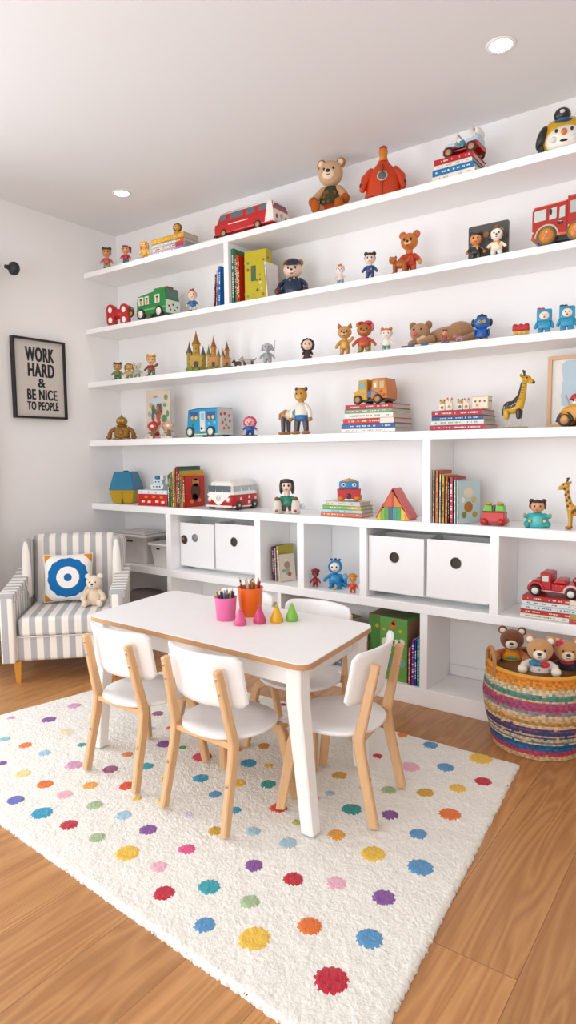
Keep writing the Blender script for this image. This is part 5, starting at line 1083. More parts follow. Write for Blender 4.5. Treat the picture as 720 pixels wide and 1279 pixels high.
endp(t, rect(-W*.5, W*.5, .11*h, .985*h), l*.5, PL('c6bfbb'), 'end_panel')
for a, c, hx in ((.3, .78, 'c8404a'), (.05, .8, '8a4a4a'), (-.25, .74, 'd8606a'), (.2, .5, 'c84a50'), (-.05, .42, '8aa04a'), (-.2, .32, '9a8a3a'), (.1, .3, 'd87a50'), (-.3, .55, 'd85a6a'), (.02, .6, '7a8a50')): endp(t, disc(a*W, c*h, .0085, 12), l*.5+.0012, PL(hx), 'flower_decal')
part(t, 'bumper', PL('bcd8d0'), B((.02*l, 0, .1*h), (1.0*l, W*1.02, .05*h), bev=.003)); wheels(t, (-.36*l, .29*l), W+.012, .19*h, hub='dfe2d8', tyre='2c3a34')
F1(312.5, 4, 519.5, 'small toy pig figure with pink hair and blue coat on the fourth shelf', skin='efb4b4', hair='d8506a', hstyle='mane', top='2a6ab0', bot='2a5f9c', shoe='2a5a98', base='6a4a34', wide=1.4, head=(.26, .22, .22), hz=.68, snout='e89aa0', nose='c86a78')
# centaur like bear
x, z, hh = place(377, 4, .075, 483)
t = thing('toy_centaur', 'four legged toy bear figure with a horse body on the fourth shelf', 'toy figure', (x, .075, z), look(x, 0)*.3, None, hh)
DK = PL('4a3a40'); YE = PL('d9a84a'); BR = PL('c08a48'); SHT = PL('e8e2d6')
part(t, 'torso', SHT, L([(0, .36), (.13, .36), (.15, .44), (.13, .58), (.08, .67), (0, .68)], sy=.8)); part(t, 'shorts', PL('2a72ae'), L([(0, .28), (.13, .28), (.155, .33), (.15, .4), (.13, .41)], sy=.82))
part(t, 'horse_body', PL('d2cdb8'), E((-.24, .05, .42), (.2, .12, .115))); part(t, 'saddle_cloth', PL('5a9a94'), E((-.14, .04, .46), (.11, .125, .1))); part(t, 'haunch', BR, E((-.40, .06, .42), (.1, .115, .12))); part(t, 'tail', BR, T([(-.46, .06, .48), (-.54, .07, .44), (-.55, .07, .34)], [.03, .03, .02]))
for a, c in ((-.42, -.02), (-.36, .12)): q = part(t, 'leg', DK, T([(a, c, .34), (a, c, .08)], [.055, .045])); part(q, 'shoe', BR, E((a-.02, c-.03, .035), (.09, .09, .036)))
for s in (-1, 1):
    q = part(t, 'leg', DK, T([(s*.09, 0, .3), (s*.11, 0, .08)], [.07, .055])); part(q, 'shoe', BR, E((s*.12, -.04, .038), (.1, .11, .04)))
    q = part(t, 'arm', SHT, T([(s*.11, 0, .6), (s*.2, -.02, .48), (s*.22, -.05, .36)], [.055, .05, .045])); part(q, 'hand', BR, E((s*.225, -.06, .32), .05))
hd = part(t, 'head', YE, E((0, -.02, .82), (.14, .125, .14)), L([(.06, .66), (.06, .75)]), E((0, -.13, .78), (.06, .05, .045), PL('ecd08a')))
for s in (-1, 1): part(hd, 'ear', DK, E((s*.11, 0, .95), (.035, .03, .05))); part(hd, 'eye', PL(BLACK), E((s*.05, -.137, .85), .016))
part(hd, 'nose', PL(BLACK), E((0, -.175, .795), .018)); part(hd, 'hair_tuft', PL('b87a2a'), E((0, -.02, .955), (.08, .07, .03)))
# stack under the yellow truck
cx, zt = stack(427.5, 493, 4, 504.5, [('red', 'c03a3e', 1, .9, None, 'f0d2c8'), ('green', '7aa07c', .8, .91, None, 'd9e6d4'), ('cream', 'e9e2d6', 1.15, .92, None, '9a8a7c'), ('red', 'cc4038', 1.1, .98, 'e8dccc', 'f0d8cc'), ('blue', '3a6aa6', 1, 1.02, None, 'd8e2ee'), ('white', 'e9e5df', .85, 1.03, None, 'b0a8a0')], 'stack under the yellow toy truck', bgp, Y=.025, d=.185)
t, l, h = vroot('toy_truck', 'yellow and orange toy truck on the tall book stack of the fourth shelf', 441, 497, 4, .05, .11, 473, zb=zt)
W = .11; YL = PL('e0b01c'); OG = PL('d98a24')
part(t, 'cab', YL, PZ([(-.5*l, .16*h), (-.08*l, .16*h), (-.08*l, .98*h), (-.34*l, .96*h), (-.36*l, .58*h), (-.48*l, .5*h)], -W/2, W/2, bev=.006)); part(t, 'rear_cabin', OG, PZ([(.02*l, .2*h), (.5*l, .2*h), (.5*l, .6*h), (.44*l, h), (.06*l, h)], -W/2, W/2, bev=.006))
part(t, 'engine_block', PL('3a7ab8'), B((-.02*l, 0, .4*h), (.2*l, W*.9, .28*h), bev=.004)); part(t, 'tank', PL('b8402c'), B((-.05*l, 0, .6*h), (.1*l, W*.7, .14*h), bev=.003)); part(t, 'chassis', DARK, B((0, 0, .17*h), (.94*l, W*.8, .1*h)))
side(t, rect(-.31*l, -.13*l, .62*h, .88*h), W, PL('7ea0a4'), 'window'); side(t, rect(.1*l, .25*l, .62*h, .9*h), W, PL('c8b888'), 'window'); side(t, rect(.29*l, .42*l, .62*h, .88*h), W, PL('d0c090'), 'window'); part(t, 'passenger', PL('efe8da'), E((.17*l, -W/2-.002, .72*h), (.04*l, .003, .08*h)))
for a, c, hx in ((.1, .5, '4aa0c8'), (.2, .42, '3a8ab0'), (.33, .48, 'c8503a'), (.42, .34, 'b84a30'), (-.2, .45, '8a9ab0'), (.26, .3, '5ab0c0')): side(t, rect((a-.04)*l, (a+.04)*l, (c-.05)*h, (c+.05)*h), W, PL(hx), 'decal', both=False)
wheels(t, (-.34*l, .24*l), W+.012, .19*h, hub='c89a60')
# stack with the cream blocks
cx, zt = stack(536, 606, 4, 512, [('crimson', 'b83440', 1.2, .9, None, 'f0dcd2'), ('navy blue', '2f5a92', .9, .92, None, 'd2dcea'), ('pale green', 'd4dcd2', 1, .94, None, '6a8a80'), ('raspberry', 'c03a56', 1.05, 1.0, None, 'f0d0d4')], 'stack under the cream animal blocks', bgp, Y=.025, d=.165)
AB = 'cream animal blocks on a book stack'
for i, (u, hx, hr, lab) in enumerate(((553, 'e8c060', '8a5a3a', 'tiny yellow haired animal block, leftmost on the crimson book'), (562, 'efe4d0', 'd98a3c', 'tiny cream animal block with orange hat on the crimson book'), (575, 'e2b060', '5a6a4a', 'tiny animal block with green ears on the crimson book'), (583, 'efe2cc', 'c87a4a', 'tiny cream animal block with brown ears beside the cream box'))):
    x = xat(u, .06, zt); t = thing('toy_block', lab, 'toy block', (x, .06, zt), .25, AB, .048+.006*(i == 1))
    part(t, 'block', PL('ece2cf'), B((0, 0, .3), (.5, .5, .6), bev=.06)); hd = part(t, 'head', PL(hx), E((0, -.02, .72), (.25, .23, .22)))
    for s in (-1, 1): part(hd, 'ear', PL(hr), E((s*.17, 0, .94), (.08, .06, .12))); part(hd, 'eye', PL(BLACK), E((s*.09, -.23, .76), .03))
    part(t, 'print', PL(hr), PZ(disc(0, .3, .14, 14), -.262, -.24))
x0 = xat(590, .06, zt); t = thing('toy_box', 'cream toy box with painted eyes at the right of the animal blocks', 'toy box', (x0+.035, .085, zt), 0)
part(t, 'box_body', PL('e8dcc2'), B((0, 0, .027), (.07, .055, .052), bev=.003)); part(t, 'lid', PL('d9c8a6'), B((0, 0, .055), (.072, .057, .005), bev=.001))
for a in (-.02, .0, .02): part(t, 'painted_mark', PL('6a4a34'), PZ(disc(a, .034, .0045, 12), -.0285, -.0265))
part(t, 'painted_mark', PL('d9a03a'), PZ(disc(-.012, .018, .006, 12), -.0285, -.0265))
for a in (-.012, .014): endp(t, disc(a, .036, .004, 10), .035, PL('6a5030'), 'painted_mark')
# giraffes
def giraffe(label, x, Y, z, h, sgn, coat, dark, rz, mode):
    t = thing('toy_giraffe', label, 'toy giraffe', (x, Y, z), rz, None, h); g = sgn
    yb = PL(coat); db = PL(dark)
    part(t, 'torso', yb, E((-.06*g, 0, .36), (.155, .085, .105), seg=20), T([(.04*g, 0, .38), (.09*g, 0, .52), (.115*g, 0, .66), (.13*g, 0, .8)], [.085, .062, .05, .042]))
    hd = part(t, 'head', yb, E((.16*g, 0, .845), (.085, .062, .062)), E((.235*g, -.0, .80), (.058, .045, .042)))
    part(hd, 'muzzle', PL('3a2a1c') if mode else PL('e6cf8a'), E((.275*g, 0, .785), (.03, .036, .03)))
    for s in (-1, 1):
        part(hd, 'horn', PL('4a3a34'), T([(.13*g, s*.03, .9), (.115*g, s*.045, .975)], .012), E((.113*g, s*.047, .985), .019)); part(hd, 'ear', yb, E((.09*g, s*.085, .9), (.025, .055, .022), rot=RX(s*.5))); part(hd, 'eye', PL(BLACK), E((.18*g, s*.056, .862), (.014, .012, .018)))
    if mode:
        part(t, 'dark_coat', db, E((-.085*g, 0, .385), (.148, .091, .098), keep=((-.3*g, 0, 1), -.35), seg=24, rings=14), T([(-.02*g, 0, .46), (.045*g, 0, .56), (.075*g, 0, .68), (.088*g, 0, .78)], [.06, .04, .034, .025]))
        rnd = random.Random(5)
        for k in range(14):
            a = rnd.uniform(-.2, .05)*g; zz = rnd.uniform(.33, .44); part(t, 'coat_dot', PL('e6ddc8'), E((a, -.09*math.sqrt(max(.05, 1-((a+.085*g)/.15)**2)), zz), (.009, .008, .009)))
        for s_ in (-1, 1):
            for a, m in ((-.16*g, yb), (.05*g, db)): part(t, 'leg', m, T([(a, s_*.045, .3), (a, s_*.05, .2)], [.05, .042])); 
        for a in (-.12*g, .07*g): part(t, 'stand_post', PL('cfc6ba'), T([(a, 0, .22), (a, 0, .03)], .014))
        for a in (-.12*g, .08*g): part(t, 'stand_base', WD('b09a70'), L([(0, 0), (.12, 0), (.125, .012), (.11, .03), (0, .03)], c=(a, 0, 0), sy=.7))
        for k in range(6): part(t, 'neck_mark', PL('9a7420'), E((.135*g-.012*k*g, -.055-.003*k, .76-.05*k), (.022, .01, .008)))
    else:
        rnd = random.Random(9)
        for k in range(7): zz = .45+.055*k; xx = (.06+.012*k); rr = .072-.004*k; part(t, 'spot', db, E((xx*g-(.02 if k % 2 else -.03)*g, -rr, zz), (.024, .012, .028)))
        for k in range(9): a = rnd.uniform(-.17, .05); zz = rnd.uniform(.31, .43); part(t, 'spot', db, E((a*g, -.086*math.sqrt(max(.05, 1-((a+.06)/.155)**2)), zz), (.026, .014, .024)))
        for s_ in (-1, 1):
            for a in (-.17*g, .05*g): q = part(t, 'leg', yb, T([(a, s_*.05, .33), (a, s_*.05, .18), (a, s_*.052, .05)], [.048, .03, .028])); part(q, 'hoof', PL('b8702c'), E((a+.02*g, s_*.055-.01, .03), (.06, .045, .032)))
    part(t, 'tail', db, T([(-.2*g, 0, .4), (-.235*g, 0, .34), (-.24*g, 0, .24)], [.014, .01, .014]))
x, z, hh = place(645, 4, .08, 463); giraffe('yellow and black toy giraffe on a wooden stand facing right, fourth shelf', x, .08, z, hh*1.0, 1, 'e2b62c', '2e2626', .05, True)
x, z, hh = place(716, 5, .07, 598); giraffe('yellow spotted toy giraffe facing left at the right end of the fifth shelf', x, .07, z, hh*1.02, -1, 'e2b04a', '6a3a1c', .0, False)
# picture frame and beetle car
xf = xat(684, .2, z4); t = thing('framed_picture', 'pale wooden picture frame with a blue watercolour leaning at the right of the fourth shelf', 'picture frame', (xf, .185, z4), 0)
fw, fh = .36, zat(xf, .2, 446)-z4; WF = WD('dcb48e')
part(t, 'frame', WF, B((.008, .01, fh/2), (.016, .02, fh), bev=.001), B((fw-.008, .01, fh/2), (.016, .02, fh), bev=.001), B((fw/2, .01, .008), (fw-.03, .019, .016)), B((fw/2, .01, fh-.008), (fw-.03, .019, .016)))
part(t, 'mount', PP('f0efec'), B((fw/2, .014, fh/2), (fw-.03, .004, fh-.03)))
b = MB(); rnd = random.Random(2); pts = []
for k in range(44):
    a = 2*PI*k/44; c, s = math.cos(a), math.sin(a); m_ = max(abs(c), abs(s)); q = 1+rnd.uniform(-.035, .03); pts.append((.19+.135*c/m_*q, fh*.60+.095*s/m_*q))
b.prism(pts, .0105, .0115, CV('b4ccd9')); b.build('watercolour', t)
part(t, 'painted_bird', CV('4a4a4c'), PZ([(.135, fh*.62), (.15, fh*.66), (.148, fh*.72), (.165, fh*.78), (.172, fh*.72), (.165, fh*.64)], .0098, .0104)); part(t, 'painted_bird', CV('e0cfae'), PZ(disc(.18, fh*.58, .02, 18, .8, 1.3), .0096, .0103)); part(t, 'painted_bird', CV('e8e4de'), PZ(disc(.19, fh*.68, .02, 18), .0097, .0102))
t, l, h = vroot('toy_car', 'yellow rounded toy car with a red capped driver before the picture frame', 694.5, 748, 4, .02, .11, 505)
W = .11; YB = PL('e0a422')
prof = [(-.5*l, .26*h), (-.49*l, .42*h), (-.42*l, .66*h), (-.3*l, .88*h), (-.1*l, h), (.2*l, h), (.36*l, .8*h), (.5*l, .55*h), (.5*l, .26*h)]
part(t, 'body', YB, PZ(prof, -W/2, W/2, bev=.010)); part(t, 'fender', YB, *[E((a*l, s*(W/2-.006), .40*h), (.2*l, .02, .34*h)) for a in (-.25, .28) for s in (-1, 1)]); part(t, 'wheel_arch', PL('2c2420'), *[T([(a*l+.31*h*math.cos(q), s*(W/2+.002), .3*h+.31*h*math.sin(q)) for q in [PI*k/12 for k in range(13)]], .006) for a in (-.25, .28) for s in (-1, 1)])
part(t, 'bumper', PL('3a2a22'), B((-.49*l, 0, .26*h), (.04*l, W, .1*h), bev=.003)); wheels(t, (-.25*l, .28*l), W+.016, .3*h, hub='c8a078', tyre='3a2820', w=.026)
dv = part(t, 'driver', PL('efe6d4'), E((-.02*l, -.01, 1.16*h), (.12*l, .022, .26*h))); part(dv, 'cap', PL('c83038'), E((-.02*l, -.01, 1.34*h), (.16*l, .03, .2*h), keep=((0, 0, 1), -.2)), E((-.12*l, -.02, 1.28*h), (.09*l, .022, .05*h)))
for s in (-1, 1): part(dv, 'eye', PL(BLACK), E((-.03*l+s*.045*l, -.031, 1.2*h), .0035))
part(t, 'flag_stick', PL('b8a0a0'), T([(-.2*l, 0, .9*h), (-.34*l, 0, 1.5*h)], .003))

# ================================================================== SHELF 5
z5 = SH[5]+.0012
x0 = xat(141, .05, z5); x1 = xat(164, .05, z5); wd = .15; hh = zat(x0+.05, .05, 589)-z5
t = thing('toy_barn', 'teal and mustard toy house with slanted sides at the left of the fifth shelf', 'toy house', (xat(158, .12, z5), .125, z5), .42)
def frust(b, w0, d0, w1, d1, z0, z1, m):
    vs = [(sx*w/2, sy*d/2, z) for w, d, z in ((w0, d0, z0), (w1, d1, z1)) for sx, sy in ((-1, -1), (1, -1), (1, 1), (-1, 1))]
    bm = bmesh.new(); bv = [bm.verts.new(v) for v in vs]
    for f in ((3, 2, 1, 0), (4, 5, 6, 7), (0, 1, 5, 4), (1, 2, 6, 5), (2, 3, 7, 6), (3, 0, 4, 7)): bm.faces.new([bv[k] for k in f])
    bmesh.ops.bevel(bm, geom=bm.edges[:], offset=.004, segments=2, affect='EDGES'); b.bm(bm, m)
b = MB(); frust(b, .135, .125, .175, .15, 0, hh*.42, PL('c9a414')); o = b.build('base', t); b = MB(); frust(b, .178, .153, .118, .11, hh*.42, hh*.99, PL('1b84a8')); o = b.build('roof', t)
part(t, 'door_notch', PL('8a7210'), PZ([(-.008, 0), (.008, 0), (.004, .035), (-.004, .035)], -.068, -.064), B((0, -.0725, hh*.2), (.002, .006, hh*.38))); part(t, 'handle', PL('176e8c'), E((0, 0, hh*1.0), (.02, .01, .006)))
# red box with white tray and small toy on it
x0 = xat(173, .04, z5); x1 = xat(207, .04, z5); xm = (x0+x1)/2; wd = x1-x0; zt1 = zat(xm, .04, 612)
t = thing('toy_box', 'red toy crate with a white lid on the fifth shelf beside the teal house', 'toy box', (xm, .1, z5), .12)
hb = zt1-z5
part(t, 'crate', PL('d82a28'), B((0, 0, hb*.36), (wd*.94, .12, hb*.72), bev=.004)); part(t, 'crate_rim', PL('c02220'), B((0, 0, hb*.05), (wd*.97, .125, hb*.1), bev=.003), B((0, 0, hb*.40), (wd*.955, .122, hb*.04)))
for a, c in ((-.3, .26), (-.1, .24), (.15, .27), (.34, .24), (-.2, .55), (.05, .57), (.3, .54)): part(t, 'decal', PL('f2dcc8' if c < .4 else 'f0a03a'), PZ(rrect(wd*.1, hb*.13, .003, 3, a*wd, c*hb), -.0625, -.0595))
part(t, 'lid', PL('e6eaec'), B((0, 0, hb*.86), (wd*.96, .122, hb*.26), bev=.004)); part(t, 'lid_marks', PL('6aa6c0'), *[PZ(disc(a*wd, hb*.86, .005, 10), -.0622, -.0595) for a in (-.35, -.12, .12, .33)])
t2 = thing('toy_boat', 'small white and blue toy boat on the white lidded red crate', 'toy boat', (xm+.01, .1, zt1+.0012), .2)
part(t2, 'hull', PL('dfe6e8'), PZ([(-.055, .03), (-.04, .0), (.04, 0), (.05, .03)], -.03, .03, bev=.004)); part(t2, 'cabin', PL('cfe0e6'), B((.0, 0, .045), (.06, .04, .034), bev=.004)); part(t2, 'funnel', PL('2f88b0'), E((-.012, 0, .073), (.02, .018, .014)), T([(-.012, 0, .05), (-.012, 0, .07)], .012))
part(t2, 'wheelhouse', PL('e6e2dc'), B((.026, 0, .072), (.024, .03, .03), bev=.003)); part(t2, 'porthole', PL('3a6a80'), *[PZ(disc(a, .018, .006, 12), -.0315, -.0285) for a in (-.022, 0, .022)], *[PZ(disc(a, .047, .005, 12), -.0212, -.0185) for a in (-.014, .01)])
# books
eg = 'upright books at the left of the fifth shelf'
xs = xat(210.5, .03, z5)
for nm, cv, tk, hh, dp, tx, bk in (('mint green', '7ab0a0', .010, .190, .15, 'f0f0e6', None), ('dark pink', 'a8344a', .010, .198, .15, 'f0d8d0', None), ('lime green', '9ab84a', .012, .205, .16, '4a6a2a', None), ('cream', 'e6d8be', .013, .216, .16, '8a5a3a', None), ('orange yellow', 'dca03c', .013, .228, .17, '8a3a20', None), ('dark green', '2f5a44', .018, .240, .19, 'e0a070', 'a83232'), ('teal blue', '2f7a8a', .010, .222, .17, 'e6e6d8', None), ('yellow', 'e2b428', .011, .215, .19, '6a5a20', None), ('peach', 'e0a868', .012, .18, .16, 'f2e2cc', None)):
    book_up(f'{nm} upright book in the row beside the toy crate, fifth shelf', xs, .028, z5, tk, dp, hh, cv, eg, txt=tx, band=bk); xs += tk+.0022
book_up('red picture book with a bear on its cover beside the camper van', xs+.001, .026, z5, .012, .17, .185, 'cc3a2c', eg, lean=.0, txt='f0d8b8', art=[('cover_bear', .55, .5, .24, .26, '5a3420'), ('cover_bear', .55, .78, .17, .13, 'c89a5a'), ('cover_bear', .5, .3, .14, .12, '2e2420'), ('cover_hat', .55, .9, .13, .06, 'a85a30'), ('cover_foot', .35, .18, .1, .06, 'e0a050'), ('cover_foot', .72, .2, .09, .06, 'c8a070')])
# red and white camper van, nose to the room
x, z, hh = place(275, 5, .02, 597)
zc = z5; xl = xat(257, .015, z5); xr = xat(291.5, .015, z5); W = xr-xl; l = .24; h = zat((xl+xr)/2, .03, 600)-z5
t = thing('toy_camper_van', 'large red and white toy camper van with split windscreen on the fifth shelf', 'toy vehicle', ((xl+xr)/2, .012+l/2, z5), -PI/2)
# long axis local x; nose at +x turned to the room
def slab(z0, z1, inset, m, nose=0, top=False):
    n = 9; pts = rrect(l-2*inset, W-2*inset, .045-inset*.5, 6)
    return pts
b = MB(); lo = []
levels = [(.10, .006), (.16, 0), (.42, 0), (.52, .002)]
def loft(levels, m, name, cap=True):
    b = MB(); n = None; vs = []
    for z_, ins in levels:
        p = rrect(l-2*ins, W-2*ins, max(.012, .040-ins), 6); n = len(p); vs += [(x_, y_, z_*h) for x_, y_ in p]
    k = len(levels); fs = [(r*n+i, r*n+(i+1) % n, (r+1)*n+(i+1) % n, (r+1)*n+i) for r in range(k-1) for i in range(n)]
    if cap: fs += [tuple(range(n))[::-1], tuple((k-1)*n+i for i in range(n))]
    b.add(vs, fs, m, True); return b.build(name, t)
loft([(.10, .008), (.14, .001), (.40, 0), (.535, .002)], PL('c4252c'), 'lower_body')
loft([(.535, .002), (.56, .003), (.60, .006), (.82, .016), (.92, .022), (.975, .034), (1.0, .06)], PL('efebe4'), 'upper_body')
loft([(.52, -.001), (.545, -.001)], PL('efebe4'), 'belt_line')
# white V panel on the nose
endp(t, [(-W*.42, .525*h), (W*.42, .525*h), (W*.03, .17*h), (-W*.03, .17*h)], l/2, PL('efebe4'), 'nose_panel', out=.0018)
b = MB(); b.lathe([(.015, 0), (.017, .0025), (.0135, .0025), (.0125, 0)], PL('c9c6c2'), c=(l/2+.001, 0, .40*h), rot=RY(PI/2), seg=24)
for pts in ([(-.0095, .45), (-.0035, .408), (0, .43), (.0035, .408), (.0095, .45)], [(-.012, .41), (-.005, .345), (0, .395), (.005, .345), (.012, .41)]):
    b.tube([(l/2+.0022, -a, c*h) for a, c in pts], .0011, PL('b0aeab'), seg=6)
b.build('badge', t)
for s in (-1, 1):
    part(t, 'headlamp', PL('f0ece4'), L([(0, .006), (.010, .004), (.013, 0)], c=(l/2-.004, s*W*.33, .36*h), rot=RY(PI/2)), L([(.013, 0), (.0155, .003), (.0135, .004)], PL('b9b5b0'), c=(l/2-.004, s*W*.33, .36*h), rot=RY(PI/2)))
for a, c in ((-.39, -.145), (-.115, .115), (.145, .39)): endp(t, [(-a*W, .61*h), (-c*W, .61*h), (-c*W, .82*h), (-a*W, .82*h)][::-1], l/2-.0085, PL('4e5a62'), 'windscreen', out=.004)
for a, c in ((-.42, -.16), (-.11, .12), (.17, .40)):
    for s in (-1, 1): b = MB(); b.prism(rect(a*l, c*l, .61*h, .81*h), s*(W/2-.0115)-.004, s*(W/2-.0115)+.004, PL('aeb8bb')); b.build('side_window', t)
part(t, 'bumper', PL('e4e0da'), B((l/2-.002, 0, .13*h), (.016, W*.9, .07*h), bev=.004)); part(t, 'running_board', PL('e8e4de'), B((0, 0, .115*h), (l*.86, W*1.0, .05*h), bev=.003))
for a, c in ((.2, .38), (-.1, .42), (-.34, .38)):
    side(t, disc(a*l, c*h, .009, 14), W, PL('e6cfc4'), 'side_decal')
side(t, rect(-.14*l, -.06*l, .2*h, .3*h), W, PL('e8d8ca'), 'side_vent')
wheels(t, (-.29*l, .28*l), W+.002, .155*h, hub='cfcac2', w=.026)
# doll with bear slippers
t = fig('toy_doll', 'dark haired doll in a green top with bear paw slippers on the fifth shelf', 'toy doll', 359, 5, 598, Y=.055, skin='efd6c2', hair='3a2a24', hstyle='bob', top='2f8a72', bot='6a5048', shoe='d9cbbd', head=(.17, .16, .19), hz=.80, hand='6a4a38', buttons=['a8803a'], wide=1.15, turn=.5)
for s in (-1, 1): part(t, 'paw_slipper', FB('e0d6cc'), L([(0, .0), (.11, 0), (.14, .06), (.12, .3), (.1, .38), (0, .4)], c=(s*.27, -.13, 0), sy=.9), E((s*.27, -.22, .08), (.1, .12, .075))); part(t, 'slipper_pad', FB('b0524a' if s > 0 else '8a6a58'), E((s*.27, -.32, .085), (.05, .025, .04))); part(t, 'cuff_bear', FB('8a6238'), E((s*.27, -.16, .42), (.075, .07, .07)))
part(t, 'glass_bubble', PL('dfe3e2'), E((.45, .05, .2), (.08, .08, .1)))
# flat stack and robot
cx, zt = stack(400.5, 453, 5, 626.5, [('pale grey', 'd9d4c4', 1.1, .86, 'b0c0c8', '8a9a9c'), ('lime green', '86b848', 1.05, .93, 'd9a83a', 'e6eed0'), ('sky blue', 'a9cfd9', .8, .96, None, '6a9aa8'), ('orange', 'dd8058', 1.1, 1.0, None, 'f4e0d0')], 'stack under the blue and red robot', bgp, Y=.025, d=.115)
x = xat(436.5, .075, zt); hh = zat(x, .075, 598)-zt
t = thing('toy_robot', 'blue and red toy robot block with yellow top on the fifth shelf book stack', 'toy robot', (x, .075, zt), .5, None, hh)
part(t, 'lower_block', PL('cc3038'), PZ([(-.5, .12), (.5, .12), (.53, .56), (-.53, .56)], -.4, .4, bev=.04)); part(t, 'upper_block', PL('2a8ec4'), B((0, 0, .72), (.88, .68, .34), bev=.04, seg=3)); part(t, 'dome', PL('e2b02c'), E((0, 0, .90), (.34, .28, .11)))
part(t, 'rosette', PL('c8562c'), E((0, -.05, 1.0), (.06, .06, .03)))
for s in (-1, 1): part(t, 'eye', PL('d9e2e0'), E((s*.24, -.34, .74), (.1, .04, .09))); part(t, 'pupil', PL('2a3a4a'), E((s*.24, -.38, .74), (.04, .02, .04))); part(t, 'foot', PL('e08a2a'), E((s*.36, -.3, .14), (.17, .2, .13)))
part(t, 'mouth', PL('3a1c1c'), E((0, -.4, .24), (.1, .04, .13))); part(t, 'side_foot', PL('e0962a'), E((.5, .05, .16), (.08, .2, .14)), E((.5, .25, .14), (.06, .1, .12), PL('2a2220')))
# wooden roof blocks: a prism house of coloured slats under a red roof
xl = xat(471, .02, z5); xr = xat(511, .02, z5); wd = xr-xl; xm = (xl+xr)/2; hh = zat(xm, .02, 611)-z5; dp = .10
t = thing('block_house', 'triangular toy house of coloured blocks under a red roof on the fifth shelf', 'toy blocks', (xm, .02, z5), .10)
cols = ['e0c020', '8aba2a', '5aa04a', '4a5a78', '2f9a8a', '4aa050', 'e0c82a', 'e8a020']; n = len(cols); sl = wd*.97/n
for i, hx in enumerate(cols):
    xx = -wd*.485+(i+.5)*sl; f0 = max(0.004, hh*(1-abs(xx-sl*.5)/(wd*.5))); f1 = max(.004, hh*(1-abs(xx+sl*.5)/(wd*.5))); lo_ = hh*.42
    part(t, 'slat', PL(hx), PZ([(xx-sl*.48, 0), (xx+sl*.48, 0), (xx+sl*.48, min(lo_, f1)), (xx-sl*.48, min(lo_, f0))], 0, dp))
for a, c, hx in ((-.28, -.03, 'e2641e'), (-.03, .28, 'e88a1e')):
    part(t, 'gable', PL(hx), PZ([(a*wd, hh*.425), (c*wd, hh*.425), (c*wd, hh*(1-2*abs(c))), (a*wd, hh*(1-2*abs(a)))], 0, dp))
part(t, 'gable_post', PL('b8401c'), PZ([(-.03*wd, hh*.425), (.03*wd, hh*.425), (.03*wd, hh*.9), (-.03*wd, hh*.9)], -.001, dp))
for s in (-1, 1):
    for k in (0, 1):
        a0, a1 = (.0, .52) if k == 0 else (.5, .985); o_ = .004+.003*k
        P0 = (s*wd*.5*a0, hh*(1-a0)+.002); P1_ = (s*wd*.5*a1, hh*(1-a1)+.002)
        nx, nz = s*hh/math.hypot(hh, wd/2), wd/2/math.hypot(hh, wd/2)
        part(t, 'roof_panel', PL('d83a34' if s > 0 else 'cc4a30'), PZ([P0, P1_, (P1_[0]+nx*o_, max(.001, P1_[1]+nz*o_)), (P0[0]+nx*o_, P0[1]+nz*o_)], .001, dp+.002))
# books right of the upright
rg = 'upright books right of the tall upright, fifth shelf'
xs = 2.362
for nm, cv, tk, hh, dp, tx, bk in (('pale grey', 'd3c9be', .0105, .232, .12, '7a6a60', None), ('orange red', 'd9622a', .016, .230, .15, 'e6b070', 'd07a2a'), ('white', 'dcdcd6', .009, .214, .14, '8a9aa0', None), ('yellow', 'd9b42c', .014, .210, .15, '7a5a20', None), ('rust orange', 'c8703a', .013, .206, .15, 'f0d0a0', None), ('dark grey', '4a4044', .005, .198, .13, 'c0b8b0', None), ('crimson', 'cc3a4c', .016, .202, .15, 'f2d2d4', None), ('pale teal', '9ac4c8', .011, .19, .13, 'f0f0e6', None)):
    book_up(f'{nm} upright book in the row right of the tall white upright', xs, .02, z5, tk, dp, hh, cv, rg, txt=tx, band=bk, lean=-.012 if xs > 2.43 else 0); xs += tk+.0022
book_up('pale blue picture book with flowers right of the tall upright, fifth shelf', xs+.002, .018, z5, .013, .125, .187, 'b6cdd0', rg, lean=-.02, rz=-.45, txt='e0c85a', art=[('cover_flower', .45, .72, .22, .12, 'e0d2bc'), ('cover_flower', .45, .38, .2, .13, 'b8843a'), ('cover_flower', .7, .55, .12, .08, 'd9c49a'), ('cover_leaf', .25, .2, .12, .08, '8a9a5a'), ('cover_leaf', .75, .2, .12, .07, 'c8b05a'), ('cover_dot', .2, .55, .09, .06, 'e8e0d0')])
# red train with green passengers
x, z, hh = place(617.5, 5, .06, 628)
t = thing('toy_train', 'red toy train wagon carrying two green blocks on the fifth shelf', 'toy vehicle', (x, .06, z5), .1)
w = .115
part(t, 'wagon', PL('d02222'), B((0, 0, .035), (w*.84, .06, .045), bev=.004)); part(t, 'buffer', PL('c01c1e'), B((-w*.44, 0, .018), (w*.14, .05, .022), bev=.006), B((w*.44, 0, .018), (w*.14, .05, .022), bev=.006)); part(t, 'chassis', PL('a81a1c'), B((0, 0, .012), (w*.9, .055, .014), bev=.004))
for a in (-.3, .3):
    for s in (-1, 1): part(t, 'wheel', PL('b81e20'), L([(0, -.006), (.014, -.006), (.015, 0), (.014, .006), (0, .006)], c=(a*w, s*.03, .0152), rot=RX(PI/2)))
for a in (-.21, .23):
    q = part(t, 'green_block', PL('7cc04a'), PZ([(a*w-.02, .058), (a*w+.021, .058), (a*w+.018, .083), (a*w-.012, .088)], -.022, .022, bev=.004)); part(q, 'yellow_top', PL('e6b52c'), E((a*w, 0, .09), (.016, .014, .007)), E((a*w-.008, -.008, .094), .006))
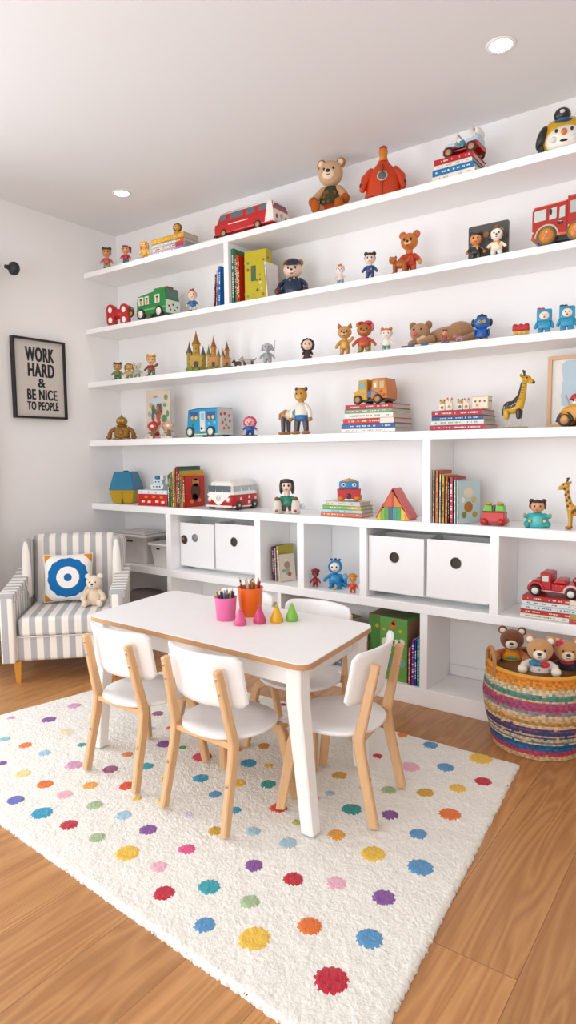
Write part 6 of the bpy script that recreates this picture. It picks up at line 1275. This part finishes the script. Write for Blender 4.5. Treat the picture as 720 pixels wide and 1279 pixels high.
part(t, 'divider_post', PL('4a4a44'), B((0, 0, .07), (.006, .03, .03)))
# teal doll
x, z, hh = place(671, 5, .06, 623)
t = thing('toy_doll', 'dark haired doll in a turquoise dress sitting on the fifth shelf', 'toy doll', (x, .065, z5), look(x, 0)*.9, None, hh)
TQ = PL('4ab8bc')
part(t, 'dress', TQ, L([(0, 0), (.37, 0), (.4, .05), (.36, .3), (.26, .46), (.12, .52), (0, .52)], sy=.7)); part(t, 'bib', PL('6accca'), E((0, -.24, .25), (.18, .05, .18)))
for s in (-1, 1): q = part(t, 'arm', TQ, T([(s*.24, -.02, .42), (s*.38, -.06, .36), (s*.42, -.1, .38)], [.08, .07, .05])); part(q, 'hand', PL('d9b06a'), E((s*.42, -.12, .45), .05)); part(t, 'foot', PL('3fa6ac'), E((s*.33, -.16, .122), (.12, .14, .12))); part(t, 'sleeve_trim', PL('e8d48a'), E((s*.24, -.26, .24), .06))
hc, hr = (0, -.02, .74), (.25, .22, .22); hd = part(t, 'head', PL('e8b08c'), E(hc, hr)); face(t, hc, hr, head=hd, mouth='c83a44', nose='e09a7a', er=.03)
part(hd, 'hair', PL('3a1f1c'), E(hc, (.268, .238, .238), keep=((0, .8, .6), .1)), *[E((s*.2, .0, .92), (.09, .08, .08)) for s in (-1, 1)], E((0, -.13, .9), (.17, .08, .06)), *[E((s*.245, -.02, .76), (.04, .1, .13)) for s in (-1, 1)])

# ================================================================== CUBBIES
z6 = SH[6]+.0012
BOXM = PT('f1f0f0'); INN = PT('b9b0a4')
def crate(label, x0, x1, y0, zb, ztop, holes, depth_=.1, group='white storage boxes with round finger holes'):
    t = thing('storage_box', label, 'storage box', ((x0+x1)/2, y0, zb), 0, group); w = x1-x0; h = ztop-zb; th = .006
    # front with real round holes
    outer = [(-w/2, 0), (w/2, 0), (w/2, h), (-w/2, h)]
    bm = bmesh.new(); 
    def loop(pts, y): return [bm.verts.new((p[0], y, p[1])) for p in pts]
    es = []
    for y in (0,):
        vs = loop(outer, y); es += [bm.edges.new((vs[i], vs[(i+1) % 4])) for i in range(4)]
        for hx, hz_, r in holes:
            vs = loop(disc(hx, hz_, r, 24), y); es += [bm.edges.new((vs[i], vs[(i+1) % 24])) for i in range(24)]
    bmesh.ops.triangle_fill(bm, edges=es, use_beauty=True)
    ret = bmesh.ops.extrude_face_region(bm, geom=bm.faces[:])
    for v in [g for g in ret['geom'] if isinstance(g, bmesh.types.BMVert)]: v.co.y += th
    bmesh.ops.recalc_face_normals(bm, faces=bm.faces[:])
    b = MB(); b.bm(bm, BOXM); b.build('front_panel', t)
    part(t, 'side_panel', BOXM, B((-w/2+th/2, depth_/2+th/2, h/2), (th, depth_-th, h))); part(t, 'side_panel', BOXM, B((w/2-th/2, depth_/2+th/2, h/2), (th, depth_-th, h)))
    part(t, 'back_panel', BOXM, B((0, depth_-th/2, h/2), (w-2*th, th, h))); part(t, 'bottom_panel', BOXM, B((0, depth_/2, th/2), (w-2*th, depth_-2*th, th)))
    part(t, 'lining', PT('33291c'), B((0, th+.002, h/2), (w-2*th-.001, .003, h-.03)), label='dark sheet behind the hole standing for shade inside')  # dark sheet behind the front: shade inside the box put into colour
    for hx, hz_, r in holes: part(t, 'hole_rim', PT('cfcac6'), T([(hx+r*math.cos(a), -.0003, hz_+r*math.sin(a)) for a in [2*PI*k/24 for k in range(24)]], .0013, closed=True, seg=6))
    return t
BD = .17
def bx4(label, x0, x1, yb, vb, vt, holes):
    xm = (x0+x1)/2; zb = zat(xm, yb, vb); ztp = min(zat(xm, yb, vt), SH[5]-TH[5]-.012)
    hs = [(xat(u, yb, .6)-xm, zat(xat(u, yb, .6), yb, v)-zb, r) for u, v, r in holes]
    return crate(label, x0, x1, yb, zb, ztp, hs, BD), hs
ya, yc = .075, .018
A_, hs = bx4('white storage box with two holes, leftmost of the four in the cubbies', max(.728, xat(222.5, ya, .6)), xat(267.5, ya, .6), ya, 708.5, 654, [(230.6, 674, .028), (244, 672, .0245)])
part(A_, 'hole_cover', PT('8e8e90'), L([(0, 0), (.023, 0), (.023, .002), (0, .002)], c=(hs[1][0], .0035, hs[1][1]), rot=RX(PI/2), seg=24), label='grey disc closing the second hole')
part(A_, 'toy_inside', PU('a87848'), E((hs[0][0]-.014, .011, hs[0][1]+.004), (.011, .006, .016)), label='brown plush seen through the first hole')
bx4('white storage box with one dark hole, second from the left in the cubbies', xat(269.5, ya, .6), 1.352, ya, 714, 655.5, [(292.6, 677, .027)])
bx4('white storage box with one dark hole, second from the right in the cubbies', max(2.043, xat(459.5, yc, .6)), xat(529.5, yc, .6), yc, 741, 671, [(492.8, 696.4, .0258)])
bx4('white storage box with one dark hole, rightmost of the four in the cubbies', xat(533.5, yc, .6), 2.626, yc, 750, 676, [(569.4, 703.6, .0262)])
zlow = {k: min(o.location.z for o in COL.objects if o.name.startswith('storage_box') and (o.location.x < 1.5) == k) for k in (True, False)}
for left, xc_, w_, side_ in ((True, 1.04, .5, 'left'), (False, 2.333, .5, 'right')):
    zr = zlow[left]-z6-.0015
    t = thing('riser_board', f'low white riser board set back under the two {side_} storage boxes', 'board', (xc_, 0, z6))
    part(t, 'board', SHELF, B((0, .185, zr/2), (w_, .11, zr-.0004), bev=.002))
# plastic bins in the left cubby
BIN = PL('d9d3cf')
def bin_(label, xc, yc, w0, d0, w1, d1, h, rz=0):
    t = thing('storage_bin', label, 'storage bin', (xc, yc, z6), rz, 'pale plastic bins in the left cubby')
    b = MB(); n = 28; vs = []
    lv = [(0, 0, 0), (0, 0, .01), (1, 0, .9), (1, .012, .9), (1, .012, 1), (1, .002, 1), (.1, -.004, .04)]
    for k, ex, q in lv: vs += [(x_, y_, q*h) for x_, y_ in rrect(w0+(w1-w0)*k+2*ex, d0+(d1-d0)*k+2*ex, .02, 6)]
    n = len(rrect(1, 1, .1, 6)); fs = [tuple(range(n))[::-1]]+[(r*n+i, r*n+(i+1) % n, (r+1)*n+(i+1) % n, (r+1)*n+i) for r in range(6) for i in range(n)]+[tuple(6*n+i for i in range(n))]
    b.add(vs, fs, BIN, True); b.build('bin_body', t)
    part(t, 'grip_slot', PL('2a2624'), PZ(rrect(w1*.2, h*.09, h*.04, 4, 0, h*.78), -d1/2-.0015+.003, -d1/2+.01)); 
    b = MB(); b.prism(rrect(d1*.22, h*.07, h*.03, 4, 0, h*.80), -.002, .004, PL('6a6462'), rot=RZ(-PI/2), c=(w1/2-.001, 0, 0)); b.build('grip_slot', t)
    return t
big = bin_('large pale plastic bin with a lid in the left cubby behind the armchair', .315, .135, .255, .175, .285, .2, .185, 0)
part(big, 'lid', PL('d2ccc8'), L([(0, .006), (.10, .006), (.135, 0), (.14, -.004)], c=(0, 0, .192), sy=.7, seg=4, rot=RZ(PI/4), smooth=False) if False else B((0, 0, .19), (.292, .207, .008), bev=.003), B((0, 0, .197), (.22, .15, .008), bev=.003))
bin_('small pale plastic bin at the right of the left cubby, partly behind the divider', .582, .115, .12, .15, .15, .18, .145)
# books d2-d3
cg = 'upright books in the narrow cubby'
xs = xat(340, .07, z6)
for nm, cv, tk, hh, dp, tx in (('maroon', '7a3a48', .014, .185, .14, 'd9c0a8'), ('pale violet', 'b0a0c0', .012, .18, .13, 'efe8e0'), ('olive yellow', 'c0b040', .014, .19, .14, 'f0ecd0')):
    book_up(f'{nm} upright book in the narrow cubby above the table', xs, .075, z6, tk, dp, hh, cv, cg, txt=tx, lean=-.03); xs += tk+.003
book_up('pale picture book with a painted figure leaning at the right in the narrow cubby', xs+.008, .06, z6, .012, .10, .145, 'd9cdbb', cg, lean=-.12, rz=-.35, art=[('cover_figure', .5, .6, .2, .13, 'b89a80'), ('cover_figure', .5, .38, .16, .16, 'a8a88a'), ('cover_figure', .62, .25, .12, .08, 'c86a50'), ('cover_dot', .25, .4, .1, .06, '8aa0a0'), ('cover_dot', .45, .78, .1, .05, 'e6d8c8')])
# three figures d3-d4
fig('toy_bear', 'small dark red toy bear in the middle cubby left of the blue doll', 'toy bear', 394.5, 6, 711, Y=.06, skin='8a2028', ears='bear', top='a81c2a', bot='8a2a24', shoe='b8783c', snout='c08a70', nose='2a1414', hand='8a2028', hat=('beanie', '96202c'), turn=.4, head=(.2, .18, .18), hz=.76)
t = fig('toy_doll', 'blue hooded doll with white face and tail in the middle cubby', 'toy doll', 419.5, 6, 698.5, Y=.08, skin='f0e2d8', hair='1f8cc4', hstyle='hood', top='2494cc', bot='2090c8', shoe='2492cc', hand='2492cc', wide=1.4, head=(.2, .18, .19), hz=.75, belly='eef2f2', turn=.3, mouth='d86070')
part(t, 'tail', PL('2088bc'), T([(.15, .12, .2), (.3, .1, .14), (.36, .05, .12)], [.12, .1, .08])); part(t, 'backpack', PL('8cb8c8'), E((.33, .02, .4), (.1, .1, .13))); part(t, 'yellow_sole', PL('e2c23a'), E((0, -.12, .03), (.1, .08, .03))); part(t, 'crest', PL('2a4a78'), *[E((a, 0, 1.0-.6*a*a), (.05, .06, .04)) for a in (-.14, 0, .14)])
fig('toy_bear', 'small orange toy animal with a yellow crown in the middle cubby', 'toy animal', 441, 6, 717, Y=.045, skin='e8a050', ears='bear', earc='e2882c', top='d8502c', bot='e0702c', shoe='d85a28', hat=('crown', 'e8bb3a'), snout='f0d8b0', nose='3a1a14', turn=.3, head=(.2, .18, .18), hz=.74)
# books and red truck at the right
cx, zt = stack(650, 735, 6, 747.5, [('red spined', 'c0383a', 1.1, .96, 'e6d2c4', 'f0d0c0'), ('white', 'dfe0dc', .95, .97, None, '5a7a9a'), ('pale blue', 'd2dcdc', .95, .97, None, '4a6a8a'), ('tomato red', 'cc3c30', .9, 1.0, 'b8a24a', 'f0d8c8'), ('white and red', 'e0dacf', .95, 1.0, 'c8343a', '8a7a6a')], 'stack under the red truck, right cubby', bgp, Y=.02, d=.15)
t, l, h = vroot('toy_truck', 'red vintage toy truck with white hubs on the books of the right cubby', 659.5, 745, 6, .035, .10, 717, zb=zt)
W = .10; RT = PL('c01a24')
part(t, 'bonnet', RT, PZ([(-.49*l, .28*h), (-.26*l, .28*h), (-.26*l, .62*h), (-.44*l, .58*h), (-.49*l, .46*h)], -W*.36, W*.36, bev=.008)); part(t, 'cab', RT, PZ([(-.3*l, .24*h), (-.12*l, .24*h), (-.12*l, .97*h), (-.17*l, h), (-.29*l, h), (-.31*l, .92*h)], -W/2+.004, W/2-.004, bev=.006))
part(t, 'flat_bed', RT, PZ([(-.12*l, .24*h), (.5*l, .24*h), (.5*l, .58*h), (-.12*l, .54*h)], -W/2, W/2, bev=.005)); part(t, 'bed_rail', PL('d22a34'), PZ([(-.1*l, .56*h), (.1*l, .57*h), (.09*l, .74*h), (-.06*l, .72*h)], -W/2+.01, W/2-.01, bev=.004)); part(t, 'small_car', RT, E((.32*l, 0, .7*h), (.15*l, W*.36, .2*h))); part(t, 'car_window', PL('a9bcc2'), E((.31*l, -W*.12, .74*h), (.11*l, W*.26, .1*h)))
part(t, 'running_board', PL('d9c2b8'), B((0, 0, .24*h), (.9*l, W*1.01, .03*h))); part(t, 'grille', PL('d2ccb0'), B((-.49*l, 0, .44*h), (.02*l, W*.5, .22*h), bev=.003)); side(t, rect(-.27*l, -.17*l, .62*h, .86*h), W-.008, PL('cfd6d2'), 'cab_window')
part(t, 'windscreen', PL('b9c4c4'), B((-.31*l, 0, .76*h), (.01*l, W*.7, .2*h)))
for s in (-1, 1): part(t, 'headlamp', PL('e6dfcb'), E((-.46*l, s*W*.38, .54*h), .008)); part(t, 'front_fender', RT, T([(-.37*l+.28*h*math.cos(a), s*W*.42, .24*h+.30*h*math.sin(a)) for a in [PI*k/10 for k in range(11)]], .009)); part(t, 'rear_fender', PL('d9b9b0'), T([(.2*l+.28*h*math.cos(a), s*W*.5, .24*h+.29*h*math.sin(a)) for a in [PI*k/10 for k in range(11)]], .005))
part(t, 'rivet', PL('e8b0a8'), *[E((a*l, -W/2-.001, .49*h), .0022) for a in (-.04, .04, .12, .2, .28, .36)])
wheels(t, (-.37*l, .2*l), W+.016, .22*h, hub='e4e0d6', w=.024)

# ================================================================== BOTTOM ROW
z7 = SH[7]+.0012
t = thing('floor_cushion', 'dark patterned round floor cushion on the bottom shelf beside the armchair', 'cushion', (.36, .13, z7))
part(t, 'cushion_body', FB('8f8480'), L([(0, 0), (.15, 0), (.175, .03), (.18, .12), (.165, .17), (.12, .2), (0, .215)], sy=.64, seg=32)); part(t, 'trim_band', FB('c2b5ad'), L([(.183, .09), (.186, .11), (.183, .13)], sy=.64, seg=32)); part(t, 'pattern_dot', FB('4a403e'), *[E((.184*math.cos(a), .184*.64*math.sin(a), .11), (.010, .008, .012)) for a in [-2.9+.28*k for k in range(10)]])
part(t, 'button', FB('6a605c'), E((0, 0, .215), (.02, .014, .006)))
# things lying on the bottom shelf behind the table
lg = 'books lying on the bottom shelf behind the table'
def lying(label, u, v, zb, w, d, th, cv, rz, band=None, Y=.06):
    x = xat(u, Y, zb); return book_flat(label, (x, Y, zb), rz, w, d, th, cv, lg, band=band, txt='c8b8a8')
def pile(u, Y, specs, zt_, where, w, d, rz):
    x = xat(u, Y, zt_); th = (zt_-z7)/len(specs); zz = z7; n = len(specs)
    for i, (nm, cv) in enumerate(specs):
        pos = 'topmost' if i == n-1 else ('lowest' if i == 0 else ORD[n-1-i])
        book_flat(f'{nm} book, {pos} in the {where}', (x, Y, zz), rz+.06*math.sin(i*2.1), w, d, th-.0004, cv, lg, txt='d9c8b8'); zz += th
    return x, zz
pile(376, .085, [('brown', '6a5448'), ('grey', '8a8480'), ('orange red', 'c8583a'), ('teal', '4a7a7a'), ('cream', 'c9baa4'), ('olive', '6a6a44'), ('sand', 'b09a6a'), ('dark green', '55603c')], .335, 'tall pile behind the table, bottom shelf', .13, .14, -.06)
pile(421, .07, [('blue grey', '6a7a8a'), ('cream', 'cfc2ae'), ('brown', '7a5a44'), ('moss green', '5f6f45'), ('red', 'a8443c'), ('dark olive', '4a5038')], .325, 'middle pile on the bottom shelf', .115, .13, -.12)
pile(447, .05, [('pale blue', 'b0bcc4'), ('beige', 'cbbba6'), ('pink spined', 'd8808a'), ('pale grey', 'c6bcb4')], .29, 'pile nearest the green activity box', .105, .12, .1)
# colourful soft toy seen under the table
x = xat(384, .03, z7); t = thing('plush_toy', 'crumpled pink and green soft toy on the bottom shelf seen under the table', 'plush toy', (xat(396, .04, z7)+.0, .035, z7), .2)
part(t, 'body', FB('d83a6a'), E((0, 0, .03), (.05, .035, .03))); part(t, 'wing', FB('6aa048'), E((-.055, 0, .022), (.04, .03, .022))); part(t, 'head', FB('e2456e'), E((.05, -.01, .05), (.03, .028, .03))); part(t, 'foot', FB('e2a23a'), E((-.02, -.03, .012), (.03, .02, .012)))
# green activity box and books
x0 = xat(475, .03, .25); x1 = xat(509, .03, .25); w = x1-x0; ht = zat((x0+x1)/2, .03, 772)-z7
t = thing('activity_box', 'tall green illustrated box standing on the bottom shelf behind the right end chair', 'box', ((x0+x1)/2, .03, z7), .0)
part(t, 'carton', CV('6fa858'), B((0, .09, ht/2), (w, .18, ht), bev=.002)); part(t, 'top_picture', CV('4f7f44'), B((0, .09, ht), (w*.94, .165, .0012)), B((0, .05, ht+.0004), (w*.5, .05, .0012), CV('a05a4a'))); part(t, 'side_strip', CV('b08a6a'), B((w/2+.0002, .09, ht*.5), (.0012, .165, ht*.9)), label='brown printed side')
for a, c, r, hx in ((-.02, .87, .016, 'd9843c'), (.0, .92, .011, 'c8503a'), (-.3, .6, .02, 'dfe6c8'), (-.1, .62, .022, 'e6e2d2'), (.12, .6, .02, 'dce6cc'), (.3, .63, .016, 'e0e0c8'), (-.2, .45, .018, 'cfe0b8'), (.25, .8, .008, 'e2c23a'), (-.35, .8, .008, 'e2b83a'), (0, .25, .03, '5fa89a'), (.3, .3, .02, '7abaa8'), (-.3, .2, .02, '8aba5a')): part(t, 'printed_picture', CV(hx), PZ(disc(a*w, c*ht, r, 16), -.0008, .001))
x = x0-.016; t = thing('activity_box', 'brown edged green box behind the taller green illustrated box, bottom shelf', 'box', (x-.03, .06, z7)); part(t, 'carton', CV('8a6a3a'), B((0, .09, ht*.49), (.075, .16, ht*.98), bev=.002)); part(t, 'green_face', CV('4f8a3e'), B((-.0, .0095, ht*.49), (.068, .0012, ht*.94))); part(t, 'yellow_dot', CV('e2b02c'), PZ(disc(.01, ht*.8, .01, 14), .0078, .0092))
pg = 'upright books beside the green box, bottom shelf'
xs = xat(510.5, .025, z7)
for nm, cv, tk, hh, dp, tx in (('pink', 'd87a80', .014, .175, .14, 'f0dcd0'), ('purple', '7a3f98', .015, .215, .15, 'e6d8ee'), ('royal blue', '2a4fa0', .010, .215, .15, 'd2daf0'), ('turquoise', '4aaec0', .013, .222, .15, 'e6f2f2')):
    book_up(f'{nm} upright book between the green box and the divider, bottom shelf', xs, .02, z7, tk, dp, hh, cv, pg, txt=tx); xs += tk+.0016
# ================================================================== LIGHT, CAMERA
w = bpy.data.worlds.new('daylight'); S.world = w; w.use_nodes = True
bg = w.node_tree.nodes['Background']; bg.inputs['Color'].default_value = (.86, .93, 1, 1); bg.inputs['Strength'].default_value = 1.6
def area(name, loc, rot, sx, sy, e, col, spread=PI):
    l = bpy.data.lights.new(name, 'AREA'); l.shape = 'RECTANGLE'; l.size = sx; l.size_y = sy; l.energy = e; l.color = col; l.spread = spread
    o = bpy.data.objects.new(name, l); COL.objects.link(o); o.location = loc; o.rotation_euler = rot; return o
area('window_daylight', (-.1, (WY0+WY1)/2, (WZ0+WZ1)/2), (0, -PI/2, 0), WZ1-WZ0, WY1-WY0, 58, (.87, .935, 1))
area('added_front_fill', ((DX0+DX1)/2, RY0-.1, DZ/2), (PI/2, 0, 0), DX1-DX0, DZ, 60, (.95, .975, 1))  # added fill light from the made-up opening behind the camera
for x, y in ((.61, -.191), (2.724, -.261)):
    l = bpy.data.lights.new('downlight_beam', 'SPOT'); l.energy = 6; l.color = (1, .9, .78); l.spot_size = 2.2; l.spot_blend = .8; l.shadow_soft_size = .04
    o = bpy.data.objects.new('downlight_beam', l); COL.objects.link(o); o.location = (x, y, H-.012)
cam = bpy.data.cameras.new('camera'); co = bpy.data.objects.new('camera', cam); COL.objects.link(co)
cam.sensor_fit = 'HORIZONTAL'; cam.sensor_width = 36; cam.lens = FPX/720*36; cam.clip_start = .05
R3 = Matrix((( _r.x, _u.x, -_f.x), (_r.y, _u.y, -_f.y), (_r.z, _u.z, -_f.z)))
co.matrix_world = Matrix.Translation(CAM) @ R3.to_4x4()
S.camera = co
S.view_settings.view_transform = 'Standard'; S.view_settings.look = 'None'; S.view_settings.gamma = 1; S.view_settings.use_curve_mapping = False
S.view_settings.exposure = -0.08
S.cycles.use_denoising = True; S.cycles.max_bounces = 10; S.cycles.diffuse_bounces = 6; S.cycles.glossy_bounces = 3; S.cycles.caustics_reflective = False; S.cycles.caustics_refractive = False
